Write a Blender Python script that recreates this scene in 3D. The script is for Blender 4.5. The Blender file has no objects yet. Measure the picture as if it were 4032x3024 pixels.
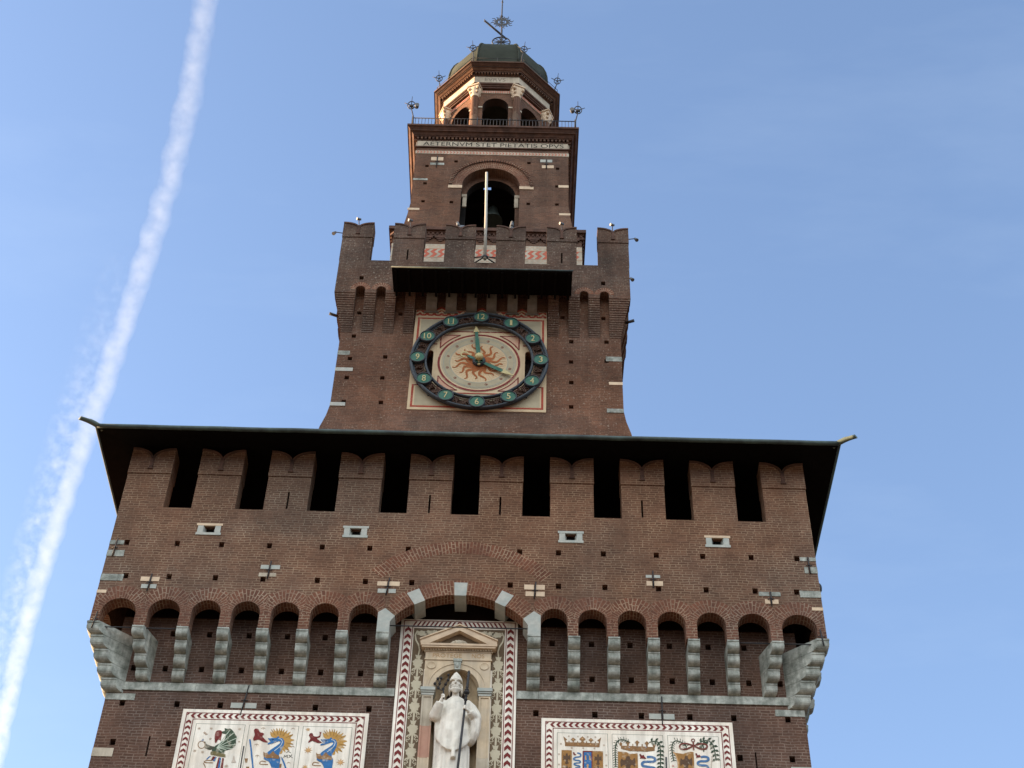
import bpy, bmesh, math, random
from math import sin, cos, pi, sqrt, radians as rad
from mathutils import Vector, Matrix
from mathutils.geometry import tessellate_polygon
random.seed(7)
sc = bpy.context.scene
COL = sc.collection

# ------------------------------------------------------------------ camera
cam = bpy.data.cameras.new('camera'); camo = bpy.data.objects.new('camera', cam); COL.objects.link(camo)
YAW, PITCH, ROLL, FPX = -0.0113271, 0.7974455, 0.0317040, 6277.542
fw = Vector((sin(YAW)*cos(PITCH), cos(YAW)*cos(PITCH), sin(PITCH)))
r0 = Vector((cos(YAW), -sin(YAW), 0)); u0 = r0.cross(fw)
r1 = cos(ROLL)*r0 + sin(ROLL)*u0; u1 = -sin(ROLL)*r0 + cos(ROLL)*u0
M4 = Matrix(((r1.x, u1.x, -fw.x, 1.6571656), (r1.y, u1.y, -fw.y, -35.6601), (r1.z, u1.z, -fw.z, 1.6), (0, 0, 0, 1)))
camo.matrix_world = M4
cam.sensor_width = 36; cam.lens = FPX/4032*36; cam.clip_end = 60000; cam.clip_start = .1
sc.camera = camo

# ------------------------------------------------------------------ sky, sun, exposure
SUN_AZ, SUN_EL = rad(-81), rad(14)          # compass angle from +Y towards +X
world = bpy.data.worlds.new('World'); sc.world = world; world.use_nodes = True
wn = world.node_tree; bg = wn.nodes['Background']
sky = wn.nodes.new('ShaderNodeTexSky'); sky.sky_type = 'NISHITA'; sky.sun_disc = False
sky.sun_elevation = SUN_EL; sky.sun_rotation = SUN_AZ % (2*pi)
sky.air_density = 1.0; sky.dust_density = 1.0; sky.ozone_density = 1.6; sky.altitude = 100
# the sky's own colour with a trace of thin cirrus in streaks
tint = wn.nodes.new('ShaderNodeMixRGB'); tint.blend_type = 'MULTIPLY'; tint.inputs[0].default_value = 1; tint.inputs[2].default_value = (1.0, .955, .99, 1)
wn.links.new(sky.outputs[0], tint.inputs[1])
tc = wn.nodes.new('ShaderNodeTexCoord'); mpw = wn.nodes.new('ShaderNodeMapping'); mpw.inputs['Scale'].default_value = (1.6, 7, 9); mpw.inputs['Rotation'].default_value = (.2, .35, .3)
nzw = wn.nodes.new('ShaderNodeTexNoise'); nzw.inputs['Scale'].default_value = 1.4; nzw.inputs['Detail'].default_value = 6; nzw.inputs['Roughness'].default_value = .6
mrw = wn.nodes.new('ShaderNodeMapRange'); mrw.inputs[1].default_value = .52; mrw.inputs[2].default_value = .8; mrw.inputs[3].default_value = 0; mrw.inputs[4].default_value = .075
cir = wn.nodes.new('ShaderNodeMixRGB'); cir.inputs[2].default_value = (2.2, 2.6, 3.0, 1)
wn.links.new(tc.outputs['Generated'], mpw.inputs[0]); wn.links.new(mpw.outputs[0], nzw.inputs['Vector']); wn.links.new(nzw.outputs[0], mrw.inputs[0])
wn.links.new(mrw.outputs[0], cir.inputs[0]); wn.links.new(tint.outputs[0], cir.inputs[1])
# behind the camera: added bright sky that lights the shaded front, and the darker band of the city along the horizon
def wmr(src, a, b, c, d):
    x = wn.nodes.new('ShaderNodeMapRange'); x.interpolation_type = 'SMOOTHSTEP'
    for i, v in enumerate((a, b, c, d)): x.inputs[i+1].default_value = v
    wn.links.new(src, x.inputs[0]); return x.outputs[0]
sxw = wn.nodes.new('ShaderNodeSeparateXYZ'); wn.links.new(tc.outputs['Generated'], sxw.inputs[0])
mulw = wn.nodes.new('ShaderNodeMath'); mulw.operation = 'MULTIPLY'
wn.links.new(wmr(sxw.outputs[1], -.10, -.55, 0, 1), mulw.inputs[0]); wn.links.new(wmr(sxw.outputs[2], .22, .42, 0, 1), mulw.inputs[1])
fill_sky = wn.nodes.new('ShaderNodeMixRGB'); fill_sky.inputs[2].default_value = (6.2, 6.5, 6.6, 1)
wn.links.new(mulw.outputs[0], fill_sky.inputs[0]); wn.links.new(cir.outputs[0], fill_sky.inputs[1])
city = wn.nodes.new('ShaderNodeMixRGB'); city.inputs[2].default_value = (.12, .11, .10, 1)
wn.links.new(wmr(sxw.outputs[2], .20, .13, 0, 1), city.inputs[0]); wn.links.new(fill_sky.outputs[0], city.inputs[1])
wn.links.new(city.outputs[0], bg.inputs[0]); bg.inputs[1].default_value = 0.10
sun = bpy.data.lights.new('sun', 'SUN'); suno = bpy.data.objects.new('sun', sun); COL.objects.link(suno)
sun.energy = 5.0; sun.angle = rad(.5); sun.color = (1, .66, .38)
sd = Vector((sin(SUN_AZ)*cos(SUN_EL), cos(SUN_AZ)*cos(SUN_EL), sin(SUN_EL)))
suno.rotation_euler = sd.to_track_quat('Z', 'Y').to_euler()
suno.location = (-60, 0, 80)
sc.view_settings.view_transform = 'Standard'; sc.view_settings.look = 'None'
sc.view_settings.exposure = 2.10; sc.view_settings.gamma = 1
sc.cycles.max_bounces = 8; sc.cycles.volume_bounces = 2

# ------------------------------------------------------------------ materials
def lin(h):
    h = h.lstrip('#'); o = []
    for i in (0, 2, 4):
        c = int(h[i:i+2], 16)/255
        o.append(c/12.92 if c <= .04045 else ((c+.055)/1.055)**2.4)
    return (*o, 1)
class NT:
    def __init__(s, name):
        s.m = bpy.data.materials.new(name); s.m.use_nodes = True; s.t = s.m.node_tree
        s.b = s.t.nodes['Principled BSDF']
    def n(s, typ, **kw):
        x = s.t.nodes.new('ShaderNode'+typ)
        for k, v in kw.items():
            if k.startswith('i_'): x.inputs[k[2:].replace('_', ' ')].default_value = v
            else: setattr(x, k, v)
        return x
    def l(s, a, b): s.t.links.new(a, b)
    def noise(s, vec, scale, detail=4, rough=.55):
        x = s.n('TexNoise'); x.inputs['Scale'].default_value = scale; x.inputs['Detail'].default_value = detail; x.inputs['Roughness'].default_value = rough
        if vec is not None: s.l(vec, x.inputs['Vector'])
        return x.outputs[0]
    def ramp(s, fac, a, b, va=0., vb=1.):
        x = s.n('MapRange'); x.inputs[1].default_value = a; x.inputs[2].default_value = b; x.inputs[3].default_value = va; x.inputs[4].default_value = vb
        s.l(fac, x.inputs[0]); return x.outputs[0]
    def mix(s, fac, a, b, mode='MIX'):
        x = s.n('MixRGB', blend_type=mode)
        for i, v in ((0, fac), (1, a), (2, b)):
            if hasattr(v, 'links'): s.l(v, x.inputs[i])
            else: x.inputs[i].default_value = v
        return x.outputs[0]
    def bump(s, h, strength, dist=.02):
        x = s.n('Bump'); x.inputs['Strength'].default_value = strength; x.inputs['Distance'].default_value = dist
        s.l(h, x.inputs['Height']); s.l(x.outputs[0], s.b.inputs['Normal'])
def geo_pos(nt):
    return nt.n('NewGeometry').outputs['Position']
def brick(name, c1, c2, mortar, stain=.35, fleck=None, mvis=.9, bw=.27, rh=.086, big=.5, ms=.013):
    nt = NT(name)
    uv = nt.n('UVMap').outputs[0]; pos = geo_pos(nt)
    wob = nt.noise(pos, 3.0, 3); wv = nt.n('VectorMath', operation='SCALE'); 
    sub = nt.n('VectorMath', operation='SUBTRACT'); nt.l(nt.n('TexNoise', **{}).outputs[1], sub.inputs[0])
    tn = [x for x in nt.t.nodes if x.bl_idname == 'ShaderNodeTexNoise'][-1]; tn.inputs['Scale'].default_value = 2.2; tn.inputs['Detail'].default_value = 3; nt.l(pos, tn.inputs['Vector'])
    sub.inputs[1].default_value = (.5, .5, .5); nt.l(sub.outputs[0], wv.inputs[0]); wv.inputs['Scale'].default_value = .085
    ad = nt.n('VectorMath', operation='ADD'); nt.l(uv, ad.inputs[0]); nt.l(wv.outputs[0], ad.inputs[1])
    bt = nt.n('TexBrick'); nt.l(ad.outputs[0], bt.inputs['Vector'])
    bt.offset = .37; bt.offset_frequency = 2; bt.squash = .62; bt.squash_frequency = 3
    bt.inputs['Color1'].default_value = lin(c1); bt.inputs['Color2'].default_value = lin(c2); bt.inputs['Mortar'].default_value = lin(mortar)
    bt.inputs['Scale'].default_value = 1; bt.inputs['Mortar Size'].default_value = ms; bt.inputs['Mortar Smooth'].default_value = .25
    bt.inputs['Bias'].default_value = -.1; bt.inputs['Brick Width'].default_value = bw; bt.inputs['Row Height'].default_value = rh
    # bricks without mortar, so that the joints come and go over the wall
    mid = nt.mix(nt.noise(pos, 9, 2), lin(c1), lin(c2))
    vis = nt.ramp(nt.noise(pos, 1.4, 5, .6), .36, .64, .2, mvis)
    onlym = nt.n('Math', operation='MULTIPLY'); nt.l(bt.outputs['Fac'], onlym.inputs[0])
    inv = nt.n('Math', operation='SUBTRACT'); inv.inputs[0].default_value = 1; nt.l(vis, inv.inputs[1]); nt.l(inv.outputs[0], onlym.inputs[1])
    c = nt.mix(onlym.outputs[0], bt.outputs['Color'], mid)
    st = nt.ramp(nt.noise(pos, big, 6, .62), .3, .7, 1-stain, 1+stain*.55)
    c = nt.mix(1, c, st, 'MULTIPLY')
    tone = nt.ramp(nt.noise(pos, .23, 4, .6), .38, .62)           # broad changes between warm and grey brickwork
    c = nt.mix(1, c, nt.mix(tone, (1.08, .98, .90, 1), (.90, .95, 1.0, 1)), 'MULTIPLY')
    st2 = nt.ramp(nt.noise(pos, 14, 3), .25, .75, .86, 1.12); c = nt.mix(1, c, st2, 'MULTIPLY')
    # patches of older and newer brickwork
    vo = nt.n('TexVoronoi'); vo.inputs['Scale'].default_value = .75; vo.inputs['Randomness'].default_value = 1
    wp = nt.n('VectorMath', operation='MULTIPLY_ADD'); nt.l(tn.outputs[1], wp.inputs[0]); wp.inputs[1].default_value = (1.1, 1.1, .7); nt.l(pos, wp.inputs[2]); nt.l(wp.outputs[0], vo.inputs['Vector'])
    sv = nt.n('SeparateColor'); nt.l(vo.outputs['Color'], sv.inputs[0])
    c = nt.mix(1, c, nt.ramp(sv.outputs[0], 0, 1, .92, 1.08), 'MULTIPLY')
    c = nt.mix(nt.ramp(sv.outputs[1], .72, .9, 0, .25), c, nt.mix(1, c, (.88, 1.0, 1.1, 1), 'MULTIPLY'))
    # vertical weather streaks
    mp = nt.n('Mapping'); mp.inputs['Scale'].default_value = (2.3, 2.3, .18); nt.l(pos, mp.inputs['Vector'])
    st3 = nt.ramp(nt.noise(mp.outputs[0], 1, 5), .35, .65, 1-stain*.5, 1.06); c = nt.mix(1, c, st3, 'MULTIPLY')
    if fleck:
        f = nt.ramp(nt.noise(ad.outputs[0], 11, 2, .4), .62, .70); f2 = nt.ramp(nt.noise(pos, .9, 3), .40, .6, 0, .75)
        ff = nt.n('Math', operation='MULTIPLY'); nt.l(f, ff.inputs[0]); nt.l(f2, ff.inputs[1])
        c = nt.mix(ff.outputs[0], c, lin(fleck))
    nt.l(c, nt.b.inputs['Base Color']); nt.b.inputs['Roughness'].default_value = .92
    nt.b.inputs['Specular IOR Level'].default_value = .2
    hh = nt.n('Math', operation='MULTIPLY_ADD'); nt.l(bt.outputs['Fac'], hh.inputs[0]); hh.inputs[1].default_value = -1; nt.l(nt.noise(pos, 25, 3), hh.inputs[2])
    nt.bump(hh.outputs[0], .55, .012)
    return nt.m
def plain(name, c, rough=.85, var=.12, scale=6, c2=None, metal=0, bump=.1, spec=.3, f2=(.4, .7), sc2=1.5, streak=0):
    nt = NT(name); pos = geo_pos(nt)
    base = lin(c)
    col = nt.mix(1, base, nt.ramp(nt.noise(pos, scale, 5, .6), .25, .75, 1-var, 1+var), 'MULTIPLY')
    if c2: col = nt.mix(nt.ramp(nt.noise(pos, sc2, 5, .6), f2[0], f2[1]), col, lin(c2))
    if streak:
        mp = nt.n('Mapping'); mp.inputs['Scale'].default_value = (7, 7, .7); nt.l(pos, mp.inputs['Vector'])
        col = nt.mix(1, col, nt.ramp(nt.noise(mp.outputs[0], 1, 5, .6), .38, .62, 1-streak, 1.04), 'MULTIPLY')
    nt.l(col, nt.b.inputs['Base Color']); nt.b.inputs['Roughness'].default_value = rough; nt.b.inputs['Metallic'].default_value = metal
    nt.b.inputs['Specular IOR Level'].default_value = spec
    if bump: nt.bump(nt.noise(pos, scale*3, 4), bump, .02)
    return nt.m
M = {}
M['brick_lower'] = brick('brick_lower', '#624b40', '#523e35', '#84756a', .34, mvis=.85)
M['brick_upper'] = brick('brick_upper', '#6e5343', '#5c4437', '#94806b', .2, mvis=.85)
M['brick_arch'] = brick('brick_arch', '#714c3c', '#5f4135', '#9a8672', .2, mvis=1, bw=.25, rh=.092, ms=.014)
M['brick_clock'] = brick('brick_clock', '#6c4d3d', '#594135', '#826f5e', .34, mvis=.65, fleck='#8f7f70')
M['brick_parapet'] = brick('brick_parapet', '#5f483c', '#4e3b32', '#7c7062', .42, mvis=.75, fleck='#8b8073')
M['brick_belfry'] = brick('brick_belfry', '#6d4f3f', '#574035', '#7c6d5d', .34, mvis=.55)
M['brick_trim'] = plain('brick_trim', '#5a4136', .9, .3, 4, '#3b2c25', sc2=3)
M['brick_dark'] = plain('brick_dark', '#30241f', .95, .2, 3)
M['serizzo'] = plain('serizzo', '#a6aaa2', .85, .3, 9, '#6c726a', sc2=3.2, f2=(.40, .7), bump=.5, streak=.28)
M['serizzo_light'] = plain('serizzo_light', '#aaaba3', .85, .15, 9, '#97a09b', sc2=3)
M['marble_cream'] = plain('marble_cream', '#cdb79b', .7, .1, 5, '#b7a189', sc2=3)
M['marble_pale'] = plain('marble_pale', '#b9ae9b', .75, .14, 5, '#9a8f7d', sc2=2.5, streak=.15)
M['marble_warm'] = plain('marble_warm', '#c3b094', .75, .14, 4, '#b5a894', sc2=1.2, streak=.15)
M['marble_pink'] = plain('marble_pink', '#a97f6c', .75, .12, 4, '#b08f79', sc2=1.2)
M['statue'] = plain('statue_marble', '#dfd9cc', .6, .07, 6, '#bdb9ae', sc2=6, f2=(.5, .85), bump=.2, streak=.16)
M['stone_dark'] = plain('dark_stone', '#6b655b', .9, .2, 5, '#57524a', sc2=2)  # darker grey stone for the canopy corbels
M['niche_stone'] = plain('niche_stone', '#b7a385', .85, .15, 5, '#94836b', sc2=2)
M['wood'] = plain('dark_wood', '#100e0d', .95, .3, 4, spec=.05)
M['dark'] = plain('deep_dark', '#0d0b0a', .95, .2, 3)  # near-black; darkness of the belfry interior and gun slots put into the colour
M['gutter'] = plain('green_copper', '#3f4f4b', .6, .3, 5, '#22282a', sc2=2, spec=.4)
M['spout'] = plain('copper_spout', '#525e56', .6, .15, 5)
M['tile'] = plain('roof_tile', '#7a5140', .9, .25, 3)
M['lead'] = plain('dome_lead', '#3c4038', .9, .2, 2.5, '#30342d', sc2=1, spec=.12, bump=.25)
M['iron'] = plain('black_iron', '#262629', .6, .2, 8, spec=.4)
M['iron_blue'] = plain('blue_grey_iron', '#29323a', .6, .2, 8, spec=.4)
M['iron_rust'] = plain('rusty_iron', '#4a372d', .85, .3, 8)
M['steel'] = plain('painted_pole', '#a3a096', .5, .05, 6, bump=0, spec=.5)
M['lamp_body'] = plain('lamp_housing', '#54595d', .5, .1, 9, spec=.5)
M['bronze'] = plain('bell_bronze', '#4b5450', .5, .2, 6, metal=.6)
M['stucco'] = plain('stucco_cream', '#bba98a', .85, .08, 3, '#ab967a', sc2=1.1)
M['stucco_white'] = plain('stucco_white', '#f1ebde', .85, .07, 3, '#e4d8c6', sc2=.9, streak=.2)
M['stucco_grey'] = plain('stucco_grey', '#a0977f', .85, .09, 3, '#8f866f', sc2=1.4)
M['stucco_pink'] = plain('stucco_pink', '#b58d76', .85, .08, 3, '#b39c84', sc2=1.2)
M['sgraffito_brown'] = plain('sgraffito_brown', '#665644', .9, .12, 5)
M['sgraffito_cream'] = plain('sgraffito_cream', '#b8af98', .85, .08, 6)
M['maroon'] = plain('paint_maroon', '#6f2a28', .85, .2, 8, '#b79a8c', f2=(.56, .85), sc2=6)
M['red'] = plain('paint_red', '#8f3d2e', .85, .2, 8, '#b99684', f2=(.56, .85), sc2=5)
M['tile_red'] = plain('paint_tile_red', '#b2604c', .85, .1, 8)
M['line'] = plain('paint_line_grey', '#8f9286', .85, .1, 8)
M['letter'] = plain('letter_black', '#2a2826', .8, .1, 8)
M['letter_faint'] = plain('letter_faint', '#776d63', .8, .1, 8)
M['letter_ochre'] = plain('letter_ochre', '#a5855f', .8, .1, 8)
M['clock_green'] = plain('enamel_green', '#2f5d4f', .7, .2, 9, '#456a5d', sc2=5, spec=.25)
M['clock_gold'] = plain('clock_gold', '#aca274', .5, .06, 9)
M['sun_red'] = plain('paint_sun', '#91552f', .85, .25, 9)
M['pigeon'] = plain('pigeon_grey', '#6f757c', .8, .2, 20)
M['white_paint'] = plain('white_paint', '#d9dad8', .7, .05, 9)
for nm, h in dict(green='#3f4f3e', darkolive='#4a4a3c', brown='#8a6744', greyblue='#8890a0', palegreen='#b9c4b2', olive='#6e6543', blue='#346a9e',
                  palebrown='#b29f8c', palegrey='#bdb0a2', gold='#b58c4c', darkgold='#8d6b38', paleblue='#c3cbcf', darkblue='#20344f', tan='#c49a68',
                  darkgrey='#5c5c56', ochre='#99703f', eagle='#5b4534', snake='#4c7098', leaf='#39493a', redbrown='#6f3b32', palered='#c08a80').items():
    M['a_'+nm] = plain('paint_'+nm, h, .85, .2, 9, '#cfc5b2', f2=(.56, .82), sc2=7)
M['a_maroon'] = M['maroon']; M['a_iron'] = M['iron']

# ------------------------------------------------------------------ mesh helpers
class MB:
    def __init__(s, *mats):
        s.mats = [M[x] for x in mats]; s.v = []; s.f = []; s.mi = []; s.uv = []; s.sm = []; s.T = None
    def add(s, pts, m=0, uv=None, smooth=False):
        pts = [Vector(p) for p in pts]
        if uv is None:
            n = Vector((0, 0, 0))
            for i in range(len(pts)):
                n += (pts[i]).cross(pts[(i+1) % len(pts)])
            ax, ay, az = abs(n.x), abs(n.y), abs(n.z)
            if az > ax and az > ay: uv = [(p.x, p.y) for p in pts]
            elif ay >= ax: uv = [(p.x, p.z) for p in pts]
            else: uv = [(p.y, p.z) for p in pts]
        b = len(s.v)
        s.v += [tuple(s.T(p) if s.T else p) for p in pts]
        s.f.append(tuple(range(b, b+len(pts)))); s.mi.append(m); s.uv.append(uv); s.sm.append(smooth)
    def box(s, x0, x1, y0, y1, z0, z1, m=0, skip=''):
        if 'f' not in skip: s.add([(x0, y0, z0), (x1, y0, z0), (x1, y0, z1), (x0, y0, z1)], m)
        if 'k' not in skip: s.add([(x1, y1, z0), (x0, y1, z0), (x0, y1, z1), (x1, y1, z1)], m)
        if 'l' not in skip: s.add([(x0, y1, z0), (x0, y0, z0), (x0, y0, z1), (x0, y1, z1)], m)
        if 'r' not in skip: s.add([(x1, y0, z0), (x1, y1, z0), (x1, y1, z1), (x1, y0, z1)], m)
        if 't' not in skip: s.add([(x0, y0, z1), (x1, y0, z1), (x1, y1, z1), (x0, y1, z1)], m)
        if 'b' not in skip: s.add([(x0, y1, z0), (x1, y1, z0), (x1, y0, z0), (x0, y0, z0)], m)
    def flat(s, outline, holes, y, m=0):
        """polygon in the plane y facing -y, with holes"""
        loops = [[Vector((x, 0, z)) for x, z in L] for L in [outline]+holes]
        flatv = [p for L in loops for p in L]
        for t in tessellate_polygon(loops):
            a, b, c = (flatv[i] for i in t)
            nrm = (b-a).cross(c-a)
            if nrm.length < 1e-9: continue
            tri = [a, b, c] if nrm.y < 0 else [a, c, b]
            s.add([(p.x, y, p.z) for p in tri], m)
    def slab(s, outline, holes, y0, y1, m=0, me=None, hole_depth=None, hm=None, back=False):
        me = m if me is None else me
        s.flat(outline, holes, y0, m)
        ar = sum(outline[i][0]*outline[(i+1) % len(outline)][1]-outline[(i+1) % len(outline)][0]*outline[i][1] for i in range(len(outline)))
        o = outline if ar > 0 else outline[::-1]     # ccw seen from -y
        d = 0
        for i in range(len(o)):
            (xa, za), (xb, zb) = o[i], o[(i+1) % len(o)]
            L = math.hypot(xb-xa, zb-za)
            s.add([(xa, y0, za), (xa, y1, za), (xb, y1, zb), (xb, y0, zb)], me, [(y0, d), (y1, d), (y1, d+L), (y0, d+L)])
            d += L
        if back:
            n0 = len(s.f); s.flat(outline, holes, y1, m)
            for i in range(n0, len(s.f)): s.f[i] = s.f[i][::-1]; s.uv[i] = s.uv[i][::-1]
        for h in holes:
            if hole_depth is None: yd = y1
            else: yd = y0+hole_depth
            ar = sum(h[i][0]*h[(i+1) % len(h)][1]-h[(i+1) % len(h)][0]*h[i][1] for i in range(len(h)))
            hh = h if ar < 0 else h[::-1]
            for i in range(len(hh)):
                (xa, za), (xb, zb) = hh[i], hh[(i+1) % len(hh)]
                s.add([(xa, y0, za), (xa, yd, za), (xb, yd, zb), (xb, y0, zb)], me)
            if hole_depth is not None: s.flat(h, [], yd, me if hm is None else hm)
    def stroke(s, pts, w, y, d=.004, m=0, taper=None):
        """a painted stroke of width w in the plane y"""
        n = len(pts); L = []; R = []
        for i in range(n):
            a = pts[max(i-1, 0)]; b = pts[min(i+1, n-1)]
            tx, tz = b[0]-a[0], b[1]-a[1]; q = math.hypot(tx, tz) or 1
            k = w/2*(1 if taper is None else taper(i/(n-1)))
            L.append((pts[i][0]-tz/q*k, pts[i][1]+tx/q*k)); R.append((pts[i][0]+tz/q*k, pts[i][1]-tx/q*k))
        for i in range(n-1):
            q = [L[i], R[i], R[i+1], L[i+1]]
            s.add([(a, y, b) for a, b in q], m)
            s.add([(L[i][0], y, L[i][1]), (L[i+1][0], y, L[i+1][1]), (L[i+1][0], y+d, L[i+1][1]), (L[i][0], y+d, L[i][1])], m)
            s.add([(R[i+1][0], y, R[i+1][1]), (R[i][0], y, R[i][1]), (R[i][0], y+d, R[i][1]), (R[i+1][0], y+d, R[i+1][1])], m)
    def grid(s, rows, m=0, closed=True, cap=True, smooth=True, uv=None):
        """rows of points -> shared-vertex skin"""
        b = len(s.v); n = len(rows[0])
        for r in rows:
            for p in r: s.v.append(tuple(s.T(Vector(p)) if s.T else p))
        for i in range(len(rows)-1):
            for j in range(n if closed else n-1):
                k = (j+1) % n
                f = (b+i*n+j, b+i*n+k, b+(i+1)*n+k, b+(i+1)*n+j)
                s.f.append(f); s.mi.append(m); s.sm.append(smooth)
                s.uv.append([(j*.1, i*.1), (j*.1+.1, i*.1), (j*.1+.1, i*.1+.1), (j*.1, i*.1+.1)])
        if cap and closed:
            for i, rev in ((0, True), (len(rows)-1, False)):
                f = tuple(b+i*n+j for j in range(n)); f = f[::-1] if rev else f
                s.f.append(f); s.mi.append(m); s.sm.append(False); s.uv.append([(0, 0)]*n)
    def tube(s, pts, r, m=0, seg=8, cap=True):
        pts = [Vector(p) for p in pts]; rows = []
        rr = r if isinstance(r, (list, tuple)) else [r]*len(pts)
        up = None
        for i, p in enumerate(pts):
            t = (pts[min(i+1, len(pts)-1)]-pts[max(i-1, 0)]).normalized()
            if up is None:
                up = Vector((0, 0, 1)) if abs(t.z) < .9 else Vector((1, 0, 0))
            a = (up-t*up.dot(t)).normalized(); bb = t.cross(a); up = a
            rows.append([p+(a*cos(2*pi*k/seg)+bb*sin(2*pi*k/seg))*rr[i] for k in range(seg)])
        s.grid(rows, m, True, cap)
    def lathe(s, c, prof, m=0, seg=16, cap=True):
        s.grid([[(c[0]+r*cos(2*pi*k/seg), c[1]+r*sin(2*pi*k/seg), c[2]+z) for k in range(seg)] for r, z in prof], m, True, cap)
    def ball(s, c, rx, ry=None, rz=None, m=0, seg=12, rot=None):
        ry = rx if ry is None else ry; rz = rx if rz is None else rz
        rows = []
        for i in range(seg//2+1):
            a = -pi/2+pi*i/(seg//2); ca = max(cos(a), .02)
            row = []
            for k in range(seg):
                p = Vector((rx*ca*cos(2*pi*k/seg), ry*ca*sin(2*pi*k/seg), rz*sin(a)))
                if rot: p = rot @ p
                row.append(p+Vector(c))
            rows.append(row)
        s.grid(rows, m)
    def build(s, name, parent=None, merge=False):
        me = bpy.data.meshes.new(name); me.from_pydata(s.v, [], s.f); me.update()
        for mt in s.mats: me.materials.append(mt)
        ul = me.uv_layers.new(name='UVMap')
        i = 0; dat = ul.data
        for fi, p in enumerate(me.polygons):
            p.material_index = s.mi[fi]; p.use_smooth = s.sm[fi]
            for k, li in enumerate(p.loop_indices): dat[li].uv = s.uv[fi][k]
        if merge:
            bm = bmesh.new(); bm.from_mesh(me); bmesh.ops.remove_doubles(bm, verts=bm.verts, dist=.0005); bm.to_mesh(me); bm.free()
        o = bpy.data.objects.new(name, me); COL.objects.link(o)
        if parent is not None: o.parent = parent
        return o
def tag(o, label=None, cat=None, group=None, kind=None):
    if label: o['label'] = label
    if cat: o['category'] = cat
    if group: o['group'] = group
    if kind: o['kind'] = kind
    return o
def thing(name, label, cat, loc=(0, 0, 0), group=None):
    o = bpy.data.objects.new(name, None); COL.objects.link(o); o.location = loc
    return tag(o, label, cat, group)
def P(mb, name, parent, **kw):
    """link a part; world coordinates are kept under a moved Empty"""
    o = mb.build(name, parent, **kw)
    root = parent
    off = Vector((0, 0, 0))
    while root is not None:
        off += root.location; root = root.parent
    if off.length > 0: o.data.transform(Matrix.Translation(-off))
    return o
def text_part(name, body, x0, x1, z0, z1, y, mat, parent, depth=.004, T=None):
    cu = bpy.data.curves.new('lettering', 'FONT'); cu.body = body; cu.size = 1; cu.extrude = .5
    ob = bpy.data.objects.new('lettering', cu); COL.objects.link(ob)
    bpy.context.view_layer.update()
    me = bpy.data.meshes.new_from_object(ob.evaluated_get(bpy.context.evaluated_depsgraph_get()))
    bpy.data.objects.remove(ob); bpy.data.curves.remove(cu)
    xs = [v.co.x for v in me.vertices]; ys = [v.co.y for v in me.vertices]
    sx = (x1-x0)/(max(xs)-min(xs)); sz = (z1-z0)/(max(ys)-min(ys)); mx = min(xs); my = min(ys)
    off = Vector((0, 0, 0)); root = parent
    while root is not None: off += root.location; root = root.parent
    for v in me.vertices:
        p = Vector((x0+(v.co.x-mx)*sx, y-(v.co.z+.5)*depth, z0+(v.co.y-my)*sz))
        v.co = (T(p) if T else p)-off
    me.materials.clear(); me.materials.append(M[mat])
    o = bpy.data.objects.new(name, me); me.name = name; COL.objects.link(o); o.parent = parent
    return o
def rect(x0, x1, z0, z1): return [(x0, z0), (x1, z0), (x1, z1), (x0, z1)]
def arc(cx, cz, rx, rz, a0, a1, n):
    return [(cx+rx*cos(rad(a0+(a1-a0)*i/n)), cz+rz*sin(rad(a0+(a1-a0)*i/n))) for i in range(n+1)]
def archhole(x0, x1, z0, zs, n=10, rz=None):
    r = (x1-x0)/2
    return [(x0, z0), (x1, z0)]+arc((x0+x1)/2, zs, r, rz or r, 0, 180, n)
def rotz(k, cx, cy):
    c, s_ = round(cos(k*pi/2)), round(sin(k*pi/2))
    return lambda p: Vector((cx+(p.x-cx)*c-(p.y-cy)*s_, cy+(p.x-cx)*s_+(p.y-cy)*c, p.z))

CY = 9.15                    # depth of the tower axis
YF = -0.72                   # front plane of the machicolated upper storey
B, A = 9.28, 10.0            # half widths of lower and upper storeys

# ================================================================== setting
g = MB(); g.mats = [None]
nt = NT('piazza_stone'); pos = geo_pos(nt)
nt.l(nt.mix(1, lin('#554d42'), nt.ramp(nt.noise(pos, .4, 5), .3, .7, .85, 1.1), 'MULTIPLY'), nt.b.inputs['Base Color']); nt.b.inputs['Roughness'].default_value = .9
g.mats = [nt.m]
g.add([(-20000, -20000, 0), (20000, -20000, 0), (20000, 20000, 0), (-20000, 20000, 0)])
tag(g.build('ground'), kind='structure')

# ================================================================== the tower
tower = thing('castle_tower', 'tall red brick castle gate tower of stacked storeys with swallowtail battlements and dark eaves', 'tower', (0, CY, 0))

# ---- lower storey
lw = MB('brick_lower', 'brick_dark')
HW, HH = .073, .095
def hole(x, z, w=HW, h=HH): return rect(x-w, x+w, z-h, z+h)
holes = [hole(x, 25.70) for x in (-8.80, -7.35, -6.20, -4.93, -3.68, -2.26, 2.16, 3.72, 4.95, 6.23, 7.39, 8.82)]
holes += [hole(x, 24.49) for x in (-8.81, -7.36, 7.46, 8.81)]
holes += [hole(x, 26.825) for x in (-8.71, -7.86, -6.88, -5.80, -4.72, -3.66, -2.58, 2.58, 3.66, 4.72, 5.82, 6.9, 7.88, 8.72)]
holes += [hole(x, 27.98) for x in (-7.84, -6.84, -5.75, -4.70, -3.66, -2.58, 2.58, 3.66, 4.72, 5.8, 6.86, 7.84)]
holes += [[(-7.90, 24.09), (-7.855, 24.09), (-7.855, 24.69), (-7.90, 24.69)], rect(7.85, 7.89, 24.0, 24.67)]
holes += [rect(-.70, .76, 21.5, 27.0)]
lw.slab(rect(-B, B, 0, 28.52), holes, 0, .02, 0, hole_depth=.3, hm=1)
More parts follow.
